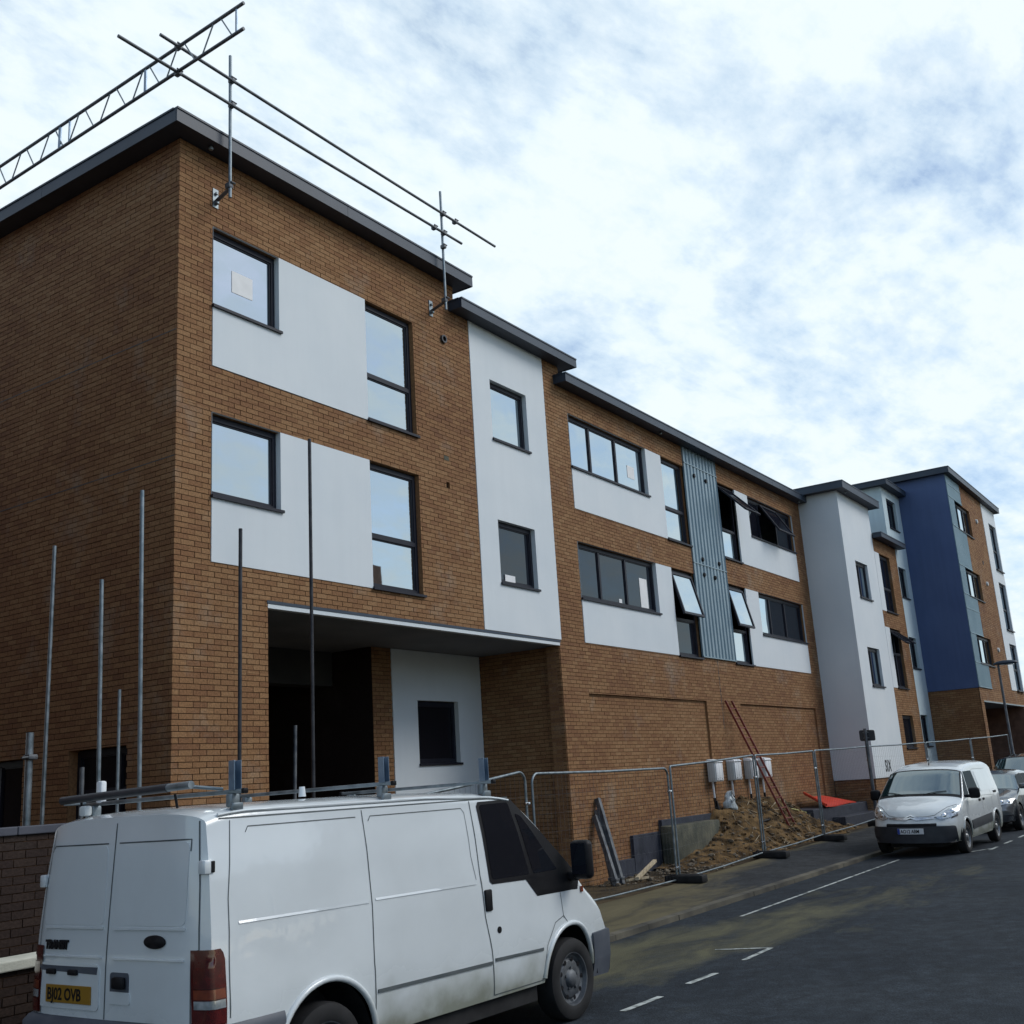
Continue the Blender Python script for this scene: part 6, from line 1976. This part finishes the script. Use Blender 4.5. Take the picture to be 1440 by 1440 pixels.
# red ladder
LD = thing('ladder', 'red ladder leaning on the brick wall, its foot in the soil heap', 'ladder', (17.75, -1.3, .2))
a0, a1 = Vector((17.60, -1.33, .12)), Vector((17.10, -.04, 3.70))
dv = Vector((.40, 0, 0))
for s in (0, 1):
    mb = MB(); d_ = (a1 - a0).normalized(); pp, qq = a0 + dv * s, a1 + dv * s
    n_ = Vector((0, d_.z, -d_.y)).normalized() * .026; m_ = Vector((.011, 0, 0))
    mb.hexa([pp - m_ - n_, pp + m_ - n_, pp + m_ + n_, pp - m_ + n_, qq - m_ - n_, qq + m_ - n_, qq + m_ + n_, qq - m_ + n_]); mb.build('rail', [M_LADDER], LD)
for k in range(14):
    c = a0 + (a1 - a0) * ((k + .6) / 14.4)
    mb = MB(); mb.tube([c, c + dv], .014, 8); mb.build('rung', [M_LADDER], LD, smooth=50)
# leaning posts, timber, hose
for l_, p, q, r_ in (('tallest of the dark steel posts leaning on the brick wall behind the van bonnet', (9.98, -.62, .02), (10.28, -.05, 1.60), .045),
                     ('shorter dark steel post leaning left of its taller twin', (9.70, -.66, .02), (10.13, -.05, 1.28), .042),
                     ('dark steel post leaning behind the other two', (9.86, -.50, .02), (10.22, -.05, 1.38), .04)):
    t = thing('steel_post', l_, 'post', p, 'dark posts leaning on the wall')
    P_, Q_ = Vector(p), Vector(q); d_ = (Q_ - P_).normalized(); a_ = d_.cross(Vector((1, 0, 0))).normalized() * r_; b_ = d_.cross(a_).normalized() * r_
    mb = MB(); mb.hexa([P_ - a_ - b_, P_ + a_ - b_, P_ + a_ + b_, P_ - a_ + b_, Q_ - a_ - b_, Q_ + a_ - b_, Q_ + a_ + b_, Q_ - a_ + b_]); mb.build('shaft', [M_STEELD], t)
    c = P_ + d_ * .12
    mb = MB(); mb.rbox(c, (.13, .13, .05), .01); mb.build('collar', [M_STEELD], t)
t = MB(); t.hexa([(9.95, -.92, .10), (9.99, -.98, .10), (11.0, -.86, .33), (10.96, -.80, .33), (9.95, -.92, .15), (9.99, -.98, .15), (11.0, -.86, .38), (10.96, -.80, .38)])
tag(t.build('timber_offcut', [M_TIMBER]), 'pale timber offcut propped on the ground right of the leaning posts', 'timber')
t = MB(); t.hexa([(9.9, -.75, .08), (9.93, -.80, .08), (10.35, -1.0, .09), (10.32, -.95, .09), (9.9, -.75, .12), (9.93, -.80, .12), (10.35, -1.0, .13), (10.32, -.95, .13)])
tag(t.build('timber_offcut', [M_TIMBER]), 'shorter pale timber offcut lying across the foot of the longer one', 'timber')
HS = MB(); HS.tube([(18.3, -.35, 1.10), (18.9, -.55, .98), (19.5, -.7, .87), (20.2, -.75, .74), (20.8, -.8, .62)], .018, 8)
HS.tube([(18.5, -.38, 1.06), (19.3, -.5, .93), (19.9, -.62, .80)], .014, 8)
tag(HS.build('hose', [M_HOSE], smooth=60), 'pale yellow hose trailing over the soil heap beside the ladder', 'hose')

# ================================================================ signpost and street lamp
SP = thing('signpost', 'grey signpost with a dark rectangular sign seen from behind, in front of the white tower', 'sign', (20, -2.58, .2))
mb = MB(); mb.tube([(20.0, -2.58, .1), (20.0, -2.58, 2.82)], .045, 12); mb.build('post', [M_STEELD], SP, smooth=50)
mb = MB()
op = round_poly([(-2.40, 2.51), (-2.40, 2.79), (-2.80, 2.77), (-2.80, 2.50)], .05)
n_ = len(op)
mb.add([(20.06, y, z) for y, z in op] + [(20.075, y, z) for y, z in op], [tuple(range(n_)), tuple(range(2 * n_ - 1, n_ - 1, -1))] + [(i, (i + 1) % n_, n_ + (i + 1) % n_, n_ + i) for i in range(n_)])
mb.build('sign_board', [M_SIGN], SP)
for z in (2.58, 2.72):
    mb = MB(); mb.rbox((20.03, -2.58, z), (.10, .13, .025), .006); mb.build('clip', [M_GALV], SP)
LP = thing('street_lamp', 'slim grey street lamp with a flat lantern head in front of the far block', 'street lamp', (32.9, -3.75, 0))
mb = MB(); mb.tube([(32.9, -3.75, 0), (32.9, -3.75, 1.2), (32.9, -3.75, 1.25), (32.9, -3.75, 5.02)], [.085, .08, .055, .04], 12); mb.build('column', [M_STEELD], LP, smooth=50)
mb = MB()
bm = bmesh.new(); bmesh.ops.create_uvsphere(bm, u_segments=20, v_segments=10, radius=1)
for v in bm.verts:
    z = v.co.z * (.11 if v.co.z > 0 else .045)
    v.co = Vector((32.9 + v.co.x * .16, -4.0 + v.co.y * .42, 5.06 + z))
bm.verts.index_update(); mb.add([tuple(v.co) for v in bm.verts], [tuple(v.index for v in f.verts) for f in bm.faces]); bm.free()
mb.build('lantern', [M_FASCIA], LP, smooth=50)
mb = MB(); mb.rbox((32.9, -4.05, 5.012), (.18, .42, .03), .01); mb.build('lens', [M_CLEAR], LP, smooth=40)
